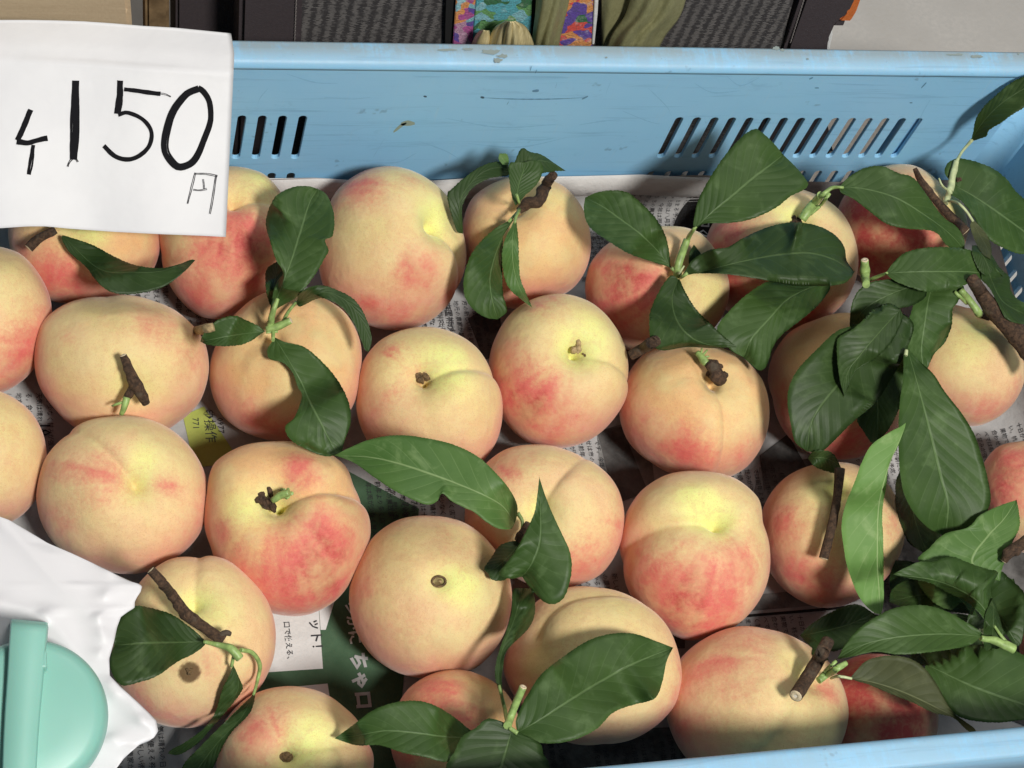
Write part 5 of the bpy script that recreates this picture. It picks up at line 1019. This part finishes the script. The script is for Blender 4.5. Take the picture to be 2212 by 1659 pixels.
for k in range(16):
    for (xa, ya, xb, yb_) in ((641, -30, 636, 100), (1739, -10, 1706, 96)):
        t = k/16; p = bp(xa+(xb-xa)*t, ya+(yb_-ya)*t, YBG-.0048); box_bm(bm, (p[0]-.0003, p[1]-.0004, p[2]-.0011), (p[0]+.0003, p[1]+.0002, p[2]+.0011))
st = bm_obj('stitching', bm, STI, bag); st['kind'] = 'stuff'
# embroidered bands: coloured print pattern on a real strap
def emb(name, seedv, cols):
    m, nt, b = newmat(name); g = G(nt); v = g.obj(); sft = g.n('ShaderNodeVectorMath', operation='ADD'); g.l(v, sft.inputs[0]); sft.inputs[1].default_value = (seedv, seedv*.7, seedv*.3)
    vv = sft.outputs[0]
    vo = g.n('ShaderNodeTexVoronoi'); vo.inputs['Scale'].default_value = 130; dn = g.n('ShaderNodeTexNoise'); dn.inputs['Scale'].default_value = 60
    mx = g.n('ShaderNodeMix', data_type='VECTOR'); mx.inputs[0].default_value = .02; g.l(vv, dn.inputs['Vector']); g.l(vv, mx.inputs[4]); g.l(dn.outputs['Color'], mx.inputs[5]); g.l(mx.outputs[1], vo.inputs['Vector'])
    sp = g.n('ShaderNodeSeparateColor'); g.l(vo.outputs['Color'], sp.inputs[0])
    cr = g.n('ShaderNodeValToRGB'); cr.color_ramp.interpolation = 'CONSTANT'; el = cr.color_ramp.elements
    while len(el) > 1: el.remove(el[-1])
    el[0].position = 0; el[0].color = (*cols[0], 1)
    for i, c in enumerate(cols[1:], 1): e = el.new(i/len(cols)); e.color = (*c, 1)
    g.l(sp.outputs[0], cr.inputs[0]); st = g.noise(g.scl(v, (900, 900, 900)), 1.0, 2, .7); big = g.noise(vv, 160, 3, .6)
    c = g.mix(g.math('MULTIPLY', g.ramp(st, .35, .7), .45), cr.outputs[0], (0.08, 0.08, 0.08)); c = g.mix(g.math('MULTIPLY', g.ramp(big, .55, .75), .35), c, (.85, .85, .8))
    g.l(c, b.inputs['Base Color']); b.inputs['Roughness'].default_value = .8; g.bump(st, .8, .001, b); return m
TEAL, GRN, DGR, MAG, PUR, ORG, RED, SKY = (0.10, 0.42, 0.50), (0.14, 0.36, 0.12), (0.03, 0.16, 0.06), (0.50, 0.10, 0.34), (0.13, 0.07, 0.38), (0.80, 0.33, 0.10), (0.75, 0.09, 0.07), (0.25, 0.55, 0.62)
E1 = emb('teal_green_embroidery', 1.3, [TEAL, GRN, SKY, DGR, GRN, TEAL]); E2 = emb('magenta_embroidery', 4.1, [MAG, (.55, .30, .45), SKY, MAG, ORG, PUR]); E3 = emb('red_purple_embroidery', 2.2, [RED, ORG, PUR, DGR, ORG, PUR, RED])
BLK, nt, b = newmat('black_edge'); b.inputs['Base Color'].default_value = (.006, .006, .006, 1); b.inputs['Roughness'].default_value = .9
slab('band_backing', [(966, -60), (1182, -60), (1180, 60), (1180, 300), (960, 300), (962, 60)], YBG-.004, .004, BLK, bag)
slab('embroidered_band', [(990, -60), (1033, -60), (1022, 60), (1020, 200), (975, 200), (979, 90)], YBG-.0065, .0022, E2, bag, .0004)
slab('embroidered_band', [(1034, -60), (1152, -60), (1148, 60), (1145, 200), (1021, 200), (1023, 60)], YBG-.0065, .0022, E1, bag, .0004)
slab('embroidered_band', [(1232, -60), (1284, -60), (1280, 90), (1278, 200), (1195, 200), (1202, 90), (1216, 30)], YBG-.0085, .0025, E3, bag, .0004)
slab('white_piping', [(1288, -60), (1296, -60), (1291, 30), (1284, 96), (1279, 96), (1283, 30)], YBG-.0095, .002, PWHITE, bag, .0003)
RIB, nt, b = newmat('olive_ribbon'); g = G(nt); v = g.obj(); f = g.noise(g.scl(v, (500, 300, 260)), 1.0, 5, .7, 1.2)
g.l(g.mix(f, (0.12, 0.12, 0.05), (0.42, 0.40, 0.21)), b.inputs['Base Color']); b.inputs['Roughness'].default_value = .4; b.inputs['Metallic'].default_value = .15; g.bump(f, .4, .0006, b)
GLD, nt, b = newmat('gold_ribbon'); g = G(nt); v = g.obj(); f = g.noise(g.scl(v, (700, 700, 60)), 1.0, 3, .6)
g.l(g.mix(f, (0.36, 0.27, 0.10), (0.92, 0.80, 0.48)), b.inputs['Base Color']); b.inputs['Roughness'].default_value = .35; b.inputs['Metallic'].default_value = .25; g.bump(f, .5, .0008, b)
def ribbon(name, left, right, Y, amp, waves, mat, bulge=.006):
    waves *= .55
    """pleated cloth strip between two edges (photo points top to bottom)"""
    n = 26; w_ = 36; l_ = resample(left, n); r_ = resample(right, n); V = []; F = []
    for i in range(n):
        for k in range(w_):
            s = k/(w_-1); p = l_[i]*(1-s)+r_[i]*s; y = Y - bulge*math.sin(math.pi*s) - amp*.6*(math.sin(s*math.pi*waves+.9*math.sin(i*.13+s*3))*.6+.6*math.sin(s*waves*7.3+i*.19+left[0][0]))*math.sin(math.pi*s)
            V.append(bp(p[0], p[1], y))
    for i in range(n-1):
        for k in range(w_-1): a = i*w_+k; F.append((a, a+1, a+w_+1, a+w_))
    o = mkmesh(name, V, F, mat, bag); q = o.modifiers.new('thickness', 'SOLIDIFY'); q.thickness = .0005; return o
ribbon('ribbon', [(1160, -50), (1158, 20), (1150, 100), (1150, 180)], [(1240, -50), (1222, 30), (1206, 100), (1200, 180)], YBG-.010, .005, 3.2, RIB)
ribbon('ribbon', [(1300, -50), (1300, 20), (1302, 110), (1300, 180)], [(1372, -50), (1352, 20), (1312, 96), (1305, 180)], YBG-.006, .003, 1.4, RIB, .002)
ribbon('ribbon', [(1376, -50), (1352, 30), (1318, 84), (1300, 160)], [(1492, -50), (1470, 30), (1432, 84), (1400, 160)], YBG-.012, .006, 4.2, RIB, .008)
ribbon('bow', [(1092, 46), (1068, 62), (1056, 96), (1050, 150)], [(1114, 46), (1136, 60), (1152, 96), (1160, 150)], YBG-.016, .004, 8, GLD, .010)
ribbon('bow', [(1040, 64), (1028, 78), (1020, 100), (1018, 140)], [(1056, 66), (1062, 80), (1064, 100), (1062, 140)], YBG-.013, .003, 3, GLD, .006)
ORM = simple('orange_plastic', (0.66, 0.17, 0.035), .4, .1, 200, .1)
ot = slab('orange_tag', [(1836, -60), (1868, -60), (1860, 0), (1850, 28), (1838, 47), (1812, 46), (1826, 30)], YBG+.02, .02, ORM, None, .001); tag(ot, 'orange plastic tab sticking out behind the right side of the handbag', 'tab')
ot = slab('dark_clip', [(1806, 48), (1826, 46), (1822, 56), (1800, 56)], YBG+.024, .012, FAB, None, .0005); tag(ot, 'small dark brown clip just under the orange tab behind the handbag', 'clip')
ot = slab('white_wrapper', [(1788, 70), (1797, 62), (1800, 74), (1794, 100), (1790, 130), (1780, 130)], YBG+.02, .02, PWHITE, None, .001); tag(ot, 'scrap of white wrapping showing at the bottom right of the handbag', 'wrapper')
CARD, nt, b = newmat('tan_cardboard'); g = G(nt); v = g.obj(); n = g.noise(g.scl(v, (20, 20, 420)), 1.0, 3, .6); f = g.noise(v, 700, 3, .6)
g.l(g.mix(g.ramp(g.math('ADD', g.math('MULTIPLY', n, .6), g.math('MULTIPLY', f, .4)), .3, .7), (0.52, 0.39, 0.25), (0.60, 0.46, 0.30)), b.inputs['Base Color']); b.inputs['Roughness'].default_value = .8; g.bump(f, .2, .0006, b)
o = slab('cardboard_box', [(-500, -200), (270, -200), (276, -60), (284, 30), (300, 300), (310, 560), (-500, 560)], YBG-.004, .25, CARD, None, .003); tag(o, 'plain tan cardboard box behind the crate at the top left', 'box')
WD = simple('brown_wood', (0.27, 0.18, 0.09), .7, .3, 60, .4, (0.12, 0.075, 0.035))
o = slab('wooden_post', [(312, -200), (366, -200), (366, 560), (320, 560)], YBG+.02, .03, WD, None, .002); tag(o, 'narrow brown wooden post between the cardboard box and the handbag', 'post')
o = slab('shade_backdrop', [(200, -200), (1790, -200), (1770, 560), (200, 560)], YBG+.16, .2, BLK, None, .002); tag(o, 'black backing added to paint the shade in the gap behind the post and the handbag', 'shade backdrop')  # black backing added where there is only shade

q0, q1, q2, q3 = [onz(*q, .003) for q in ((1700, 250), (2010, 250), (2010, 420), (1700, 420))]
bm = bmesh.new(); box_bm(bm, (q0[0]-.02, YB+.017, .0005), (q1[0]+.01, YB+.118, .004), .0008)  # added sheet, its pale colour stands in for lit ground
SHM = simple('lit_ground_pale', (0.78, 0.68, 0.57), .8, .1, 300, .1)
o = bm_obj('lit_ground_sheet', bm, SHM); tag(o, 'added pale sheet standing in for lit ground, glimpsed through the right-hand slots of the crate', 'added sheet')
